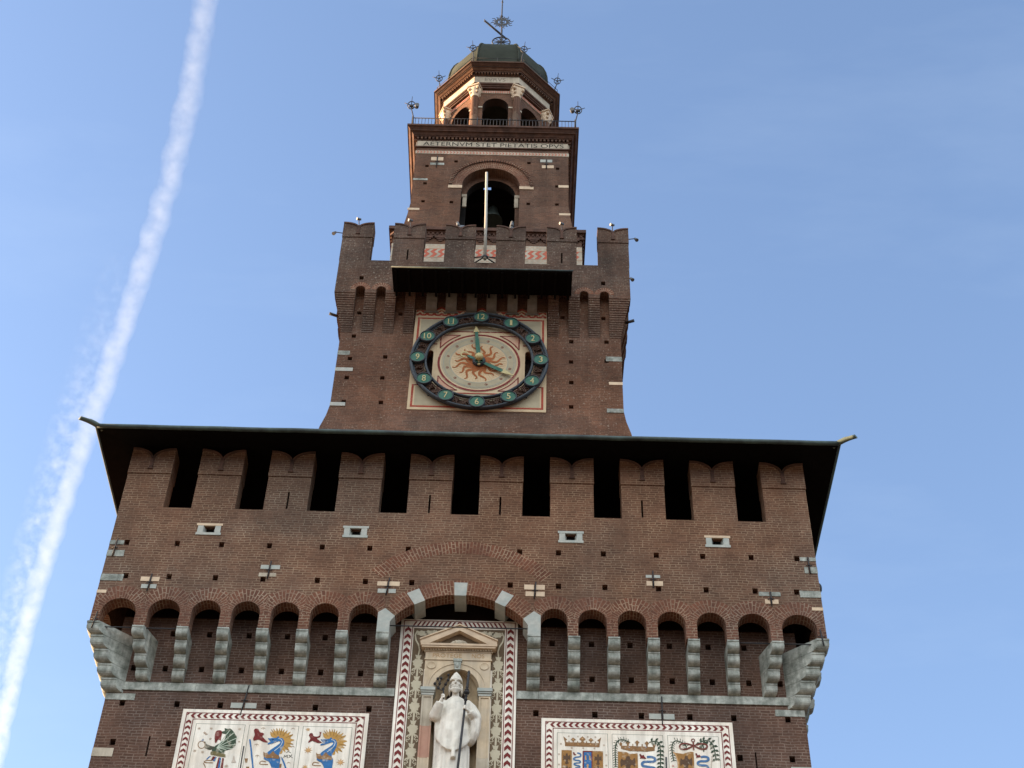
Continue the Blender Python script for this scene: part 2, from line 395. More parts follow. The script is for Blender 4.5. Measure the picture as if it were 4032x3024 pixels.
lw.add([(-B, .02, 28.52), (B, .02, 28.52), (B, .62, 28.52), (-B, .62, 28.52)], 1); lw.add([(-B, .62, 28.52), (B, .62, 28.52), (B, .62, 31.9), (-B, .62, 31.9)], 1)  # slot floor and back coloured dark to deepen the shade in the arches
# only real holes stay: niche recess depth comes from the niche itself
for k in (1, 2, 3):
    lw.T = rotz(k, 0, CY); 
    hw = CY; dd = B
    lw.add([(-CY if k != 2 else -B, CY-(B if k != 2 else CY), 0), (CY if k != 2 else B, CY-(B if k != 2 else CY), 0), (CY if k != 2 else B, CY-(B if k != 2 else CY), 31.9), (-CY if k != 2 else -B, CY-(B if k != 2 else CY), 31.9)], 0)
lw.T = None
wall_low = P(lw, 'lower_wall', tower)
xs = [-9.25]+[-8.55+1.6*i+.13*sin(3*i) for i in range(1, 5)]+[-1.62]
for side in (-1, 1):
    sb = MB('serizzo')
    for a, b in zip(xs[:-1], xs[1:]):
        if side < 0: sb.box(a+.004, b-.004, -.035-.004*random.random(), .01, 26.10, 26.345)
        else: sb.box(-b+.004, -a-.004, -.035-.004*random.random(), .01, 26.12, 26.365)
    P(sb, 'string_course', wall_low)
def block(x0, x1, z0, z1, mat, y, parent, name='corner_stone', depth=.02):
    m = MB(mat); m.box(x0, x1, y-.012-.004*random.random(), y+depth, z0, z1); return P(m, name, parent)
for s in (-1, 1):
    a, b = sorted((s*(B+.004), s*8.5)); block(a, b, 25.79, 25.99, 'serizzo', 0, wall_low)
block(-B-.004, -8.74, 24.05, 24.30, 'marble_pale', 0, wall_low); block(8.75, B+.004, 24.0, 24.25, 'serizzo_light', 0, wall_low)
def anchor(blocks, bx, z0, z1, y, parent, lean=.02):
    an = MB('iron'); an.tube([(bx+lean, y-.035, z1), (bx-lean, y-.035, z0)], .018, 0, 6)
    zm = (z0+z1)/2; an.tube([(bx-.09, y-.03, zm), (bx+.09, y-.03, zm)], .014, 0, 6); an.ball((bx, y-.05, zm), .03, seg=8)
    o = P(an, 'wall_anchor', parent)
    for x0, x1, za, zb, mt in blocks:
        b = MB(mt); b.box(x0, bx-.03, y-.012, y+.02, za, zb); b.box(bx+.03, x1, y-.014, y+.02, za, zb); P(b, 'anchor_stone', parent)
anchor([(-5.92, -5.24, 25.62, 25.78, 'serizzo_light')], -5.57, 25.38, 26.32, 0, wall_low, .05)
anchor([(5.15, 5.82, 25.60, 25.77, 'serizzo_light')], 5.50, 25.40, 26.30, 0, wall_low, .01)

# ---- upper storey front wall with arched machicolation
uw = MB('brick_upper', 'brick_dark', 'brick_arch')
opens = [(-9.76, -8.80), (-8.47, -7.60), (-7.28, -6.49), (-6.18, -5.42), (-5.11, -4.34), (-4.04, -3.26), (-2.97, -2.19)]
opens = opens+[(-b+.06 if i < 1 else -b+.01, -a+.01) for i, (a, b) in enumerate(reversed(opens))]
CROWN, IMP, SILL = 28.605, 27.70, 31.94
def small_arch(a, b):
    r = (b-a)/2; zs = CROWN-r*1.02
    return [(a, IMP), (a, zs)]+arc((a+b)/2, zs, r, r*1.02, 180, 0, 14)[1:-1]+[(b, zs), (b, IMP)]
GC, GR = (0.02, 26.635), 2.375
def great():
    return [(-1.87, IMP), (-1.87, 28.02), (-1.745, 28.22)]+[p for p in arc(GC[0], GC[1], GR, GR, 137.6, 42.4, 22)][1:-1]+[(1.785, 28.22), (1.90, 28.02), (1.90, IMP)]
out = [(-A, SILL), (-A, IMP)]
for i, (a, b) in enumerate(opens):
    if i == 7: out += great()
    out += small_arch(a, b)
out += [(A, IMP), (A, SILL)]
pit1 = [-9.52, -8.09, -6.83, -5.47, -3.97, -2.62, -1.53, 1.63, 2.73, 4.0, 5.5, 6.81, 8.18, 9.47]
pit2 = [-9.32, -8.11, -6.82, -5.49, -3.98, -2.64, -1.35, 1.39, 2.73, 4.02, 5.51, 6.83, 8.19, 9.34]
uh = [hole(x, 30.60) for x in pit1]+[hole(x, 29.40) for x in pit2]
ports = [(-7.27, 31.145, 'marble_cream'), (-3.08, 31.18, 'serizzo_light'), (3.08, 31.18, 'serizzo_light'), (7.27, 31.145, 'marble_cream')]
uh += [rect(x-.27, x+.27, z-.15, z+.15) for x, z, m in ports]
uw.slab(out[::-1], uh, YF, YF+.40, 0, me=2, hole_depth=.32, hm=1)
# side and rear walls of the upper storey (their own arches) and the interior floor
W2 = CY-YF
def side_out(hw):
    n = 15; o = [(-hw, SILL), (-hw, IMP)]; p = (2*hw-.5)/n
    for i in range(n):
        a = -hw+.25+p*i+.16; o += small_arch(a, a+p-.32)
    return o+[(hw, IMP), (hw, SILL)]
for k in (1, 2, 3):
    rt = rotz(k, 0, CY)
    hw, dist = (W2-.012, A-.004) if k != 2 else (A-.012, W2-.004)
    off = 0
    uw.T = (lambda rt, sh: (lambda p: rt(Vector((p.x, p.y+sh, p.z)))))(rt, (CY-dist)-YF)
    uw.slab(side_out(hw)[::-1], [], YF, YF+.24, 0, me=2)
uw.T = None
uw.add([(-A+.5, YF+.5, SILL-.02), (A-.5, YF+.5, SILL-.02), (A-.5, 19, SILL-.02), (-A+.5, 19, SILL-.02)], 1)
wall_up = P(uw, 'upper_wall', tower)
# brick rings over the arches
mids = [-10.0]+[(opens[i][1]+opens[i+1][0])/2 for i in range(6)]+[-2.02]+[2.06]+[(opens[i][1]+opens[i+1][0])/2 for i in range(7, 13)]+[10.0]
for i, (a, b) in enumerate(opens):
    lo, hi = (mids[i], mids[i+1]) if i < 7 else (mids[i+1], mids[i+2])
    ar = MB('brick_arch'); r = (b-a)/2; cx = (a+b)/2; zs = CROWN-r*1.02; N = 30
    y = YF-.006
    for j in range(N):
        t0, t1 = pi*j/N, pi*(j+1)/N
        for q, (ra, rb) in enumerate(((r+.002, r+.24), (r+.24, r+.43))):
            pts = []; uvs = []
            for t, rr in ((t0, ra), (t0, rb), (t1, rb), (t1, ra)):
                x = cx+rr*cos(t); z = zs+rr*sin(t)*1.02
                x = min(max(x, lo+.004), hi-.004)
                pts.append((x, y+.002*q, z)); uvs.append((rr+i*.37, t*(r+.22)))
            ar.add(pts[::-1], 0, uvs[::-1])
    for sgn, xe in ((-1, a), (1, b)):      # brick pier between ring and corbel
        lim = lo+.004 if sgn < 0 else hi-.004
        x0, x1 = sorted((xe+sgn*.002, lim)); ar.add([(x0, y, IMP+.01), (x1, y, IMP+.01), (x1, y, zs), (x0, y, zs)])
    P(ar, 'arch_ring', wall_up)
ga = MB('brick_arch'); y = YF-.006; N = 60
for (ra, rb, a0, a1, dz, yy) in ((GR+.002, GR+.40, 136, 44, 0, y), (GR+.40, GR+.50, 133, 47, 0, y+.002)):
    for j in range(N):
        t0, t1 = (rad(a0+(a1-a0)*(j+d)/N) for d in (0, 1))
        pts = []; uvs = []
        for t, rr in ((t0, ra), (t0, rb), (t1, rb), (t1, ra)):
            pts.append((GC[0]+rr*cos(t), yy, GC[1]+rr*sin(t))); uvs.append((rr, t*(GR+.2)))
        ga.add(pts, 0, uvs)
great_arch = P(ga, 'great_arch_ring', wall_up)
ra_ = MB('brick_arch'); RC, RI = (0.03, 27.46), 3.03       # blind relieving arch in the wall face
for j in range(60):
    t0, t1 = rad(137-94*j/60), rad(137-94*(j+1)/60); pts = []; uvs = []
    for t, rr in ((t0, RI), (t0, RI+.43), (t1, RI+.43), (t1, RI)):
        pts.append((RC[0]+rr*cos(t), YF-.004, RC[1]+rr*sin(t))); uvs.append((rr, t*RI))
    ra_.add(pts, 0, uvs)
P(ra_, 'relieving_arch', wall_up)
for ang in (118, 90, 62):
    ks = MB('serizzo_light')
    w0 = .16; 
    def pp(rr, w): 
        t = rad(ang); return (GC[0]+rr*cos(t)-w*sin(t), GC[1]+rr*sin(t)+w*cos(t))
    q = [pp(GR-.03, w0), pp(GR-.03, -w0), pp(GR+.42, -w0*1.15), pp(GR+.42, w0*1.15)]
    ks.slab(q, [], YF-.016, -.005)
    P(ks, 'keystone', great_arch)
for s, q in ((-1, [(-2.195, IMP), (-1.855, IMP), (-1.855, 28.03), (-1.73, 28.225), (-2.01, 28.48), (-2.195, 28.34)]), (1, [(1.895, IMP), (2.245, IMP), (2.245, 28.36), (2.06, 28.50), (1.77, 28.235), (1.895, 28.03)])):
    sp = MB('serizzo_light'); sp.slab(q, [], YF-.016, -.005); P(sp, 'springer_stone', great_arch)
# ---- stone corbels
def corbel_shape(mb, xc, w, stages=4, top=IMP, bot=26.36, proj=.72, T=None):
    h = (top-bot)/stages
    mb.T = T
    for k in range(stages):
        s = proj*(stages-k)/stages+.012; z1 = top-k*h; z0 = z1-h+.006
        j = .006*random.uniform(-1, 1); x0, x1 = xc-w/2+j, xc+w/2+j
        prof = [(0, z1), (-s-.012, z1), (-s-.012, z1-h*.16), (-s+.004, z1-h*.17), (-s, z1-h*.24), (-s, z1-h*.5)]
        for i in range(1, 7):
            a = i/6*pi/2; prof.append((-s+.20*(1-cos(a)), z1-h*.5-(h*.5-.008)*sin(a)))
        prof.append((0, z0))
        for i in range(len(prof)-1):
            (ya, za), (yb, zb) = prof[i], prof[i+1]
            mb.add([(x1, ya, za), (x0, ya, za), (x0, yb, zb), (x1, yb, zb)], 0, smooth=False)
        mb.add([(x0, a, b) for a, b in prof], 0); mb.add([(x1, a, b) for a, b in prof[::-1]], 0)
    mb.T = None
for xc in (-8.63, -7.44, -6.34, -5.27, -4.195, -3.12, 3.16, 4.235, 5.305, 6.38, 7.445, 8.645):
    sp_ = .27*(-1 if xc > 0 else 1) if abs(xc) > 8 else 0
    m = MB('serizzo'); corbel_shape(m, xc, .32, T=(lambda k: (lambda q: Vector((q.x+k*(q.y+.72)/.72, q.y, q.z))))(sp_)); P(m, 'corbel', tower)
for xc in (-2.025, 2.07):
    m = MB('serizzo'); corbel_shape(m, xc, .345); P(m, 'corbel', tower)
for k in (1, 3):                          # the flanks carry the same corbels
    rt = rotz(k, 0, CY); p = (2*W2-.5)/15
    for i in range(1, 15):
        m = MB('serizzo'); corbel_shape(m, -W2+.25+p*i, .32, T=(lambda rt: (lambda q: rt(Vector((q.x, q.y+CY-B, q.z)))))(rt)); P(m, 'corbel', tower)
def corner_corbel(sx):
    mb = MB('serizzo'); st = 5; top, bot = 27.80, 26.0; h = (top-bot)/st
    for k in range(st):
        s = .72*(st-k)/st+.03; z1 = top-k*h
        def plan(s, z):
            f = s/.75; ix = -B+.43+f*(-.75+.33-.43)
            q = [(-B-s, -s), (ix, -s), (-B+.43, -.002), (-B+.43, .3), (-B, .43), (-B-s, .43+f*(-.75+.33-.43))]
            q = [(-x if sx > 0 else x, y, z) for x, y in q]
            return q if sx < 0 else q[::-1]
        rows = [plan(s+.012, z1), plan(s+.012, z1-h*.16), plan(s-.002, z1-h*.17), plan(s, z1-h*.5)]
        for i in range(1, 6):
            a = i/5*pi/2; rows.append(plan(s-.19*(1-cos(a)), z1-h*.5-(h*.5-.008)*sin(a)))
        rows = rows[::-1]
        mb.grid(rows, 0, True, True, False)
    P(mb, 'corner_corbel', tower)
corner_corbel(-1); corner_corbel(1)
# tie rods across the openings
for x0, x1, z in ((-9.80, -8.79, 27.70), (-8.47, -7.60, 27.69), (7.60, 8.49, 27.69), (8.80, 9.75, 27.69), (-1.86, 1.90, 27.98)):
    m = MB('iron'); m.tube([(x0-.02, YF+.10, z), (x1+.02, YF+.10, z)], .018, 0, 6); P(m, 'tie_rod', wall_up)
for s in (-1, 1):
    m = MB('iron'); m.tube([(s*9.83, YF-.04, 28.1), (s*9.87, YF-.06, 27.55)], .02, 0, 6); m.tube([(s*9.75, YF-.045, 27.85), (s*9.95, YF-.045, 27.85)], .016, 0, 6); P(m, 'wall_anchor', wall_up)
# dressed stones and wall anchors
for x0, x1, z0, z1, mt in ((-A-.004, -9.38, 29.21, 29.44, 'serizzo'), (-A-.004, -9.74, 28.77, 28.875, 'marble_cream'), (9.42, A+.004, 29.21, 29.44, 'serizzo'), (9.70, A+.004, 28.765, 28.87, 'marble_cream')):
    block(x0, x1, z0, z1, mt, YF, wall_up)
anchor([(-10.004, -9.60, 30.51, 30.655, 'serizzo'), (-10.006, -9.52, 30.08, 30.30, 'serizzo')], -9.81, 30.05, 30.70, YF, wall_up)
anchor([(-8.88, -8.36, 29.22, 29.37, 'marble_cream'), (-8.82, -8.40, 28.97, 29.11, 'serizzo_light')], -8.605, 28.85, 29.46, YF, wall_up)
anchor([(-5.61, -5.07, 29.75, 29.89, 'serizzo_light'), (-5.63, -5.15, 29.48, 29.61, 'marble_pale')], -5.355, 29.38, 30.01, YF, wall_up)
anchor([(-2.30, -1.68, 29.26, 29.41, 'marble_cream'), (-2.27, -1.77, 29.01, 29.15, 'serizzo_light')], -2.0, 28.92, 29.52, YF, wall_up, .03)
anchor([(1.78, 2.35, 29.25, 29.42, 'marble_cream'), (1.82, 2.35, 29.02, 29.18, 'marble_cream')], 2.08, 28.92, 29.5, YF, wall_up)
anchor([(5.17, 5.57, 29.77, 29.87, 'serizzo_light'), (5.18, 5.64, 29.49, 29.65, 'marble_cream')], 5.37, 29.4, 30.0, YF, wall_up, .0)
anchor([(8.28, 8.88, 29.23, 29.37, 'serizzo'), (8.43, 8.80, 28.96, 29.11, 'marble_cream')], 8.60, 28.86, 29.36, YF, wall_up, .0)
anchor([(9.55, 10.004, 30.51, 30.64, 'serizzo'), (9.64, 10.006, 30.07, 30.30, 'serizzo')], 9.78, 30.04, 30.62, YF, wall_up, -.01)
m = MB('iron'); m.ball((A+.03, YF+.25, 29.75), .09, .12, .17); P(m, 'wall_anchor', wall_up)
# gun ports: splayed stone frames with a dark slot
for x, z, lint in ports:
    gp = MB('serizzo_light', 'dark', lint)
    y = YF
    gp.box(x-.37, x+.37, y-.02, y+.03, z+.135, z+.215, 2)
    gp.box(x-.36, x+.36, y-.022, y+.03, z-.21, z-.125, 0)
    for s in (-1, 1):
        a, b = s*.33, s*.17; d = s*.11
        top, botm = z+.132, z-.122
        q = [(x+a, y-.015, botm), (x+b, y-.015, botm), (x+b, y-.015, top), (x+a, y-.015, top)]
        gp.add(q if s < 0 else q[::-1], 0)
        q = [(x+b, y-.015, botm), (x+d, y+.16, botm), (x+d, y+.16, top), (x+b, y-.015, top)]
        gp.add(q if s < 0 else q[::-1], 0)
        gp.add([(x+a, y-.015, botm), (x+a, y+.03, botm), (x+a, y+.03, top), (x+a, y-.015, top)], 0)
    gp.add([(x-.18, y+.16, z-.14), (x+.18, y+.16, z-.14), (x+.18, y+.16, z+.14), (x-.18, y+.16, z+.14)], 1)
    P(gp, 'gun_port', wall_up)
# ---- merlons of the upper storey
MW, MG = 1.26638, .81514
def merlon_outline(w, z0, notch, top):
    h = w/2; o = [(-h, z0), (h, z0), (h, top)]
    n = 9
    o += [(h*(1-i/n), notch+(top-notch)*sqrt(max(0, 1-(i/n)**2.2))) for i in range(1, n)]
    o += [(0.0, notch)]
    o += [(-h*(i/n), notch+(top-notch)*sqrt(max(0, 1-(1-i/n)**2.2))) for i in range(1, n)]
    o += [(-h, top)]
    return o
def merlon(x, w, y0, depth, z0, cap, notch, top, bmat, parent, pend, slit=None, T=None):
    mb = MB(bmat, 'brick_dark'); mb.T = T
    sh = lambda L: [(x+a, b) for a, b in L]
    body = rect(x-w/2, x+w/2, z0, cap)
    mb.slab(body, [slit] if slit else [], y0, y0+depth, 0, back=True, hole_depth=.3 if slit else None, hm=1)
    head = sh(merlon_outline(w+.03, cap+.001, notch, top))
    mb.slab(head, [], y0-.03, y0+depth+.03, 0, back=True)
    o = P(mb, 'merlon', parent)
    tr = MB('brick_trim'); tr.T = T
    h = (w+.03)/2; n = 12
    for s in (-1, 1):                         # moulded rib along each lobe, meeting in a pendant
        pts = [(x+s*h*(i/n)**1.0, notch-.035+(top-notch)*sqrt(max(0, 1-(1-i/n)**2.2))) for i in range(0, n+1)]
        tr.stroke(pts, .07, y0-.062, .035)
    tr.box(x-.05, x+.05, y0-.066, y0-.028, pend, notch+.01)
    tr.box(x-.08, x+.08, y0-.07, y0-.028, pend-.025, pend+.03)
    P(tr, 'merlon_rib', o)
    return o
slits = {2: (-5.16, 31.99, 32.66), 4: (-1.03, 31.97, 32.67), 5: (1.03, 31.97, 32.67), 7: (5.16, 31.99, 32.66)}
for i in range(10):
    x = -A+MW/2+i*(MW+MG)
    sl = rect(slits[i][0]-.028, slits[i][0]+.028, slits[i][1], slits[i][2]) if i in slits else None
    if i == 9: x -= .0
    merlon(x, MW-.002, YF, .55, SILL, 33.24, 33.80, 34.24, 'brick_upper', tower, 33.42, sl)
for k in (1, 3):
    rt = rotz(k, 0, CY)
    for i in range(9):
        x = -W2+1.75+i*2.05
        merlon(x, MW, CY-A, .55, SILL, 33.24, 33.80, 34.24, 'brick_upper', tower, 33.42, None, rt)
m = MB('brick_upper')                       # blank back of the wall walk
m.box(-A, A, 19.02-.5, 19.02, SILL, 34.1); P(m, 'rear_parapet', tower)
# ---- eaves roof
E, EZ = 10.93, 34.20
RX, RZ = 5.0, 35.4
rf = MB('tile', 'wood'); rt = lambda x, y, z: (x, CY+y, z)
EY = CY+.72+.93
for k, (hx, hy) in enumerate(((E, EY),)):
    c0 = [(-E, -EY), (E, -EY), (E, EY), (-E, EY)]; c1 = [(-RX, -RX), (RX, -RX), (RX, RX), (-RX, RX)]
    for i in range(4):
        j = (i+1) % 4
        rf.add([rt(*c0[i], EZ+.05), rt(*c0[j], EZ+.05), rt(*c1[j], RZ+.05), rt(*c1[i], RZ+.05)], 0)
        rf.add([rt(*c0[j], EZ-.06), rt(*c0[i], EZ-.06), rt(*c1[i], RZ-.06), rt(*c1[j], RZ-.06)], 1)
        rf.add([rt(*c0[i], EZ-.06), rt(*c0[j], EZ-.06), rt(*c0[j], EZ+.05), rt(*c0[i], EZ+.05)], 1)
roof = P(rf, 'roof', tower)
gu = MB('gutter')
gy = CY-EY
n = 30
line = [(-E-.02+(2*E+.04)*i/n, gy-.03, EZ+.02+.004*sin(i*1.7)+.004*sin(i*4.1)) for i in range(n+1)]
gu.tube(line, .075, 0, 8)
for s in (-1, 1): gu.tube([(s*(E+.03), gy, EZ+.02), (s*(E+.03), CY+EY, EZ+.02)], .07, 0, 8)
P(gu, 'gutter', roof)
for s in (-1, 1):
    sp = MB('spout'); rows = []
    p0 = Vector((s*(E-.12), gy+.10, EZ+.03)); d = Vector((s*.72, -.62, -.02)).normalized(); side = Vector((-d.y, d.x, 0)).normalized(); up = Vector((0, 0, 1))
    for i in range(8):
        t = i/7*.78; r = .088-.012*i/7; c = p0+d*t+up*(.05*sin(i/7*pi*.8)-.06*(i/7)**2)
        rows.append([c+side*r*cos(2*pi*k/12)+up*r*(sin(2*pi*k/12) if i < 5 or sin(2*pi*k/12) < .2 else .2) for k in range(12)])
    sp.grid(rows); o = P(sp, 'water_spout', roof)
    o['label'] = 'pale copper water spout' if s < 0 else 'sunlit water spout'

# ---- clock storey
C, YC = 5.15, 4.0
cw = MB('brick_clock', 'brick_dark')
ch = [hole(x, z, .08, .09) for x, z in ((-4.65, 44.55), (-4.68, 43.35), (-4.70, 42.36), (-4.69, 41.14), (-3.41, 43.48), (-3.43, 42.39), (-3.38, 41.15), (3.33, 44.52), (3.32, 43.44), (3.32, 42.38), (3.31, 41.15), (4.62, 44.54), (4.60, 43.53))]
ch += [hole(x, 45.83, .08, .09) for x in (-4.56, -3.03, 3.01, 4.53)]
ch += [archhole(-1.92, -1.66, 42.2, 43.7), archhole(1.64, 1.90, 42.2, 43.75)]
cw.slab(rect(-C, C, 41.0, 47.6), ch, YC, YC+.02, 0, hole_depth=.35, hm=1)
for k in (1, 2, 3):
    cw.T = rotz(k, 0, CY); cw.add([(-C, YC, 41.0), (C, YC, 41.0), (C, YC, 47.6), (-C, YC, 47.6)])
for k in range(4):
    cw.T = rotz(k, 0, CY)
    zz = [(35.0, .80), (39.7, .215), (40.4, .075), (41.0, 0)]
    for (za, ea), (zb, eb) in zip(zz[:-1], zz[1:]):
        cw.add([(-C-ea, YC-ea, za), (C+ea, YC-ea, za), (C+eb, YC-eb, zb), (-C-eb, YC-eb, zb)])
cw.T = None
clock_wall = P(cw, 'clock_storey_wall', tower)
for x0, x1, z0, z1, mt in ((-C-.004, -4.71, 43.53, 43.74, 'serizzo'), (-C-.004, -4.52, 42.69, 42.86, 'serizzo_light'), (-C-.004, -4.62, 40.9, 41.07, 'serizzo_light'), (4.58, C+.004, 43.52, 43.76, 'serizzo'), (4.66, C+.004, 42.30, 42.44, 'marble_cream'), (4.56, C+.004, 40.88, 41.07, 'serizzo')):
    block(x0, x1, z0, z1, mt, YC if z0 > 41 else YC-.03, clock_wall)
# corbelled ribs
RIB = .39; YP = YC-RIB; HP = C+RIB
edges = [(-HP, -4.76), (-4.40, -3.98), (-3.62, -3.23), (-2.87, -2.50), (2.47, 2.86), (3.23, 3.64), (3.97, 4.39), (4.74, HP)]
def rib_prof():
    o = []; n = 18
    for i in range(n):
        z0 = 44.75+i*.105; s = RIB*min(1, (i+1)/n)**1.15; o.append((z0, s))
    return o
def rib(mb, x0, x1, T=None, corner=0):
    mb.T = T
    for z0, s in rib_prof():
        a, b = x0, x1
        if corner < 0: a = -C-s
        if corner > 0: b = C+s
        z1 = z0+.105
        mb.add([(a, YC-s, z0), (b, YC-s, z0), (b, YC-s, z1), (a, YC-s, z1)])
        mb.add([(a, YC, z0), (b, YC, z0), (b, YC-s, z0), (a, YC-s, z0)])
        mb.add([(a, YC, z0), (a, YC-s, z0), (a, YC-s, z1), (a, YC, z1)]); mb.add([(b, YC-s, z0), (b, YC, z0), (b, YC, z1), (b, YC-s, z1)])
        mb.add([(a, YC-s, z1), (b, YC-s, z1), (b, YC, z1), (a, YC, z1)])
    mb.T = None
ZT = 44.75+18*.105
for k in range(4):
    T = rotz(k, 0, CY) if k else None
    for i, (a, b) in enumerate(edges):
        mb = MB('brick_parapet'); rib(mb, a, b, T, -1 if i == 0 else (1 if i == 7 else 0))
        if k == 0 or (k in (1, 3) and 0 < i < 7): P(mb, 'brick_rib', clock_wall)
# parapet wall: arched slots between the ribs, hole row
pw = MB('brick_parapet', 'brick_dark')
ZB = 48.43
for k in range(4):
    pw.T = rotz(k, 0, CY) if k else None
    hp = HP if k == 0 else HP-.01
    o = [(-hp, ZB), (-hp, ZT)]
    for i in range(7):
        a, b = edges[i][1], edges[i+1][0]
        if i == 3: o += [(a, ZT), (a, 46.9), (b, 46.9), (b, ZT)]
        else:
            r = (b-a)/2; zs = 46.91-r
            o += [(a, ZT), (a, zs)]+arc((a+b)/2, zs, r, r, 180, 0, 8)[1:-1]+[(b, zs), (b, ZT)]
    o += [(hp, ZT), (hp, ZB)]
    hs = [hole(-4.60, 47.38, .08, .10), hole(4.53, 47.38, .08, .10)] if k == 0 else []
    pw.slab(o[::-1], hs, YP if k == 0 else YP+.004, YC, 0, hole_depth=.25, hm=1)
    pw.add([(-HP+.4, YC, ZB-.3), (HP-.4, YC, ZB-.3), (HP-.4, YC+.02, ZB), (-HP+.4, YC+.02, ZB)])
pw.T = None
pw.add([(-C, YC, ZB-.9), (C, YC, ZB-.9), (C, YC+2*C, ZB-.9), (-C, YC+2*C, ZB-.9)], 1)
parapet = P(pw, 'parapet', tower)
fan = MB('brick_arch')                     # fan of bricks above each slot
for i in (0, 1, 5, 6):
    a, b = edges[i][1], edges[i+1][0]; r = (b-a)/2; cx = (a+b)/2; zs = 46.91-r
    for j in range(10):
        t0, t1 = pi*j/10, pi*(j+1)/10; pts = []; uvs = []
        for t, rr in ((t0, r+.003), (t0, r+.2), (t1, r+.2), (t1, r+.003)):
            pts.append((min(max(cx+rr*cos(t), cx-.37), cx+.37), YP-.004, zs+rr*sin(t)*1.05)); uvs.append((rr, t*(r+.15)))
        fan.add(pts[::-1], 0, uvs[::-1])
P(fan, 'arch_ring', parapet)
mer = [(-5.555, -4.385), (-3.555, -2.365), (-1.55, -.40), (.43, 1.555), (2.40, 3.54), (4.375, 5.555)]
cxs = []
for k in range(4):
    T = rotz(k, 0, CY) if k else None
    for i, (a, b) in enumerate(mer):
        if k and i in (0, 5): continue
        if k == 2: continue
        sl = rect((a+b)/2-.03-.0, (a+b)/2+.03, 48.5, 49.12) if (k == 0 and i in (1, 4)) else None
        merlon((a+b)/2, b-a, YP, .45, ZB, 49.79, 50.36, 50.67, 'brick_parapet', parapet, 49.98, sl, T)
m = MB('brick_parapet')
for s in (-1, 1):
    for i in (0, 5): m.box(*sorted((s*HP*1.0, s*(HP-.45))), YP+.452, YP+1.16, ZB, 50.5) if i == 0 else None
m.box(-HP, HP, CY+(CY-YP)-.45, CY+(CY-YP), ZB, 49.2)
P(m, 'rear_parapet', parapet)
# canopy over the dial with stone corbels
cn = MB('wood', 'gutter')
YK, ZK = 2.32, 46.45
cn.add([(-3.33, YK, ZK), (-3.33, YP-.002, ZK+.17), (3.32, YP-.002, ZK+.17), (3.32, YK, ZK)], 0)
cn.add([(-3.33, YK, ZK+.07), (3.32, YK, ZK+.07), (3.32, YP-.002, ZK+.75), (-3.33, YP-.002, ZK+.75)], 1)
cn.add([(-3.33, YK, ZK), (3.32, YK, ZK), (3.32, YK, ZK+.07), (-3.33, YK, ZK+.07)], 0)
for x, fl in ((-3.33, 0), (3.32, 1)):
    q = [(x, YP-.002, ZK+.17), (x, YK, ZK), (x, YK, ZK+.07), (x, YP-.002, ZK+.75)]; cn.add(q if not fl else q[::-1], 0)
for i in range(14):
    x = -3.2+i*6.4/13; cn.box(x-.04, x+.04, YK+.05, YP-.004, ZK-.06, ZK+.01, 0)
canopy = P(cn, 'canopy', tower)
m = MB('gutter'); m.tube([(-3.36, YK-.02, ZK+.07), (3.35, YK-.02, ZK+.07)], .03, 0, 6); P(m, 'gutter', canopy)
for a, b in ((-2.08, -1.68), (-1.35, -.95), (-.58, -.19), (.17, .54), (.95, 1.32), (1.69, 2.05)):
    m = MB('stone_dark'); n = 8; rows = []
    prof = [(YC, 46.95), (YC-.36, 46.95), (YC-.36, 46.25)]+[(YC-.36*cos(t*pi/2/n), 46.25-.38*sin(t*pi/2/n)) for t in range(1, n)]+[(YC-.02, 45.87), (YC, 45.87)]
    for (ya, za), (yb, zb) in zip(prof[:-1], prof[1:]): m.add([(b, ya, za), (a, ya, za), (a, yb, zb), (b, yb, zb)])
    m.add([(a, p, q) for p, q in prof]); m.add([(b, p, q) for p, q in prof[::-1]])
    m.box(a-.07, b+.07, YC-.11, YC, 45.84, 45.90)
    P(m, 'canopy_corbel', canopy)
# ---- gallery storey behind the battlements
G = 3.83; YG = CY-G
gl = MB('brick_belfry', 'brick_trim')
for k in range(4):
    gl.T = rotz(k, 0, CY) if k else None
    gl.add([(-G, YG, 47.4), (G, YG, 47.4), (G, YG, 52.3), (-G, YG, 52.3)])
    e = .18
    g2 = G+e if k % 2 == 0 else G-.302; g3 = G+.09 if k % 2 == 0 else G-.302
    gl.box(-g2, g2, YG-e, YG+.3, 52.30, 52.48, 1, 'k'); gl.box(-g3, g3, YG-.09, YG+.3, 52.22, 52.298, 1, 'kt')
    n = 44                                                    # saw-tooth course
    for i in range(n):
        x = -G-.06+(2*G+.12)*(i+.5)/n; w = (2*G+.1)/n
        gl.add([(x-w/2, YG-.03, 52.21), (x, YG-.115, 52.21), (x, YG-.115, 52.08), (x-w/2, YG-.03, 52.08)], 1)
        gl.add([(x, YG-.115, 52.21), (x+w/2, YG-.03, 52.21), (x+w/2, YG-.03, 52.08), (x, YG-.115, 52.08)], 1)
        gl.add([(x-w/2, YG-.03, 52.08), (x, YG-.115, 52.08), (x+w/2, YG-.03, 52.08)], 1)
    g4 = G+.06 if k % 2 == 0 else G-.002
    gl.box(-g4, g4, YG-.07, YG, 51.99, 52.07, 1, 'k')
    for i in range(14):                                       # stepped triangular brackets
        x = -G+.05+(2*G-.1)*(i+.5)/14
        for j in range(3):
            w = .23-.075*j; gl.box(x-w, x+w, YG-.07+.02*j, YG, 51.99-.085*(j+1), 51.988-.085*j, 1, 'k')
gl.T = None
gallery = P(gl, 'gallery_wall', tower)
zb = MB('marble_pale', 'tile_red', 'stucco_pink')
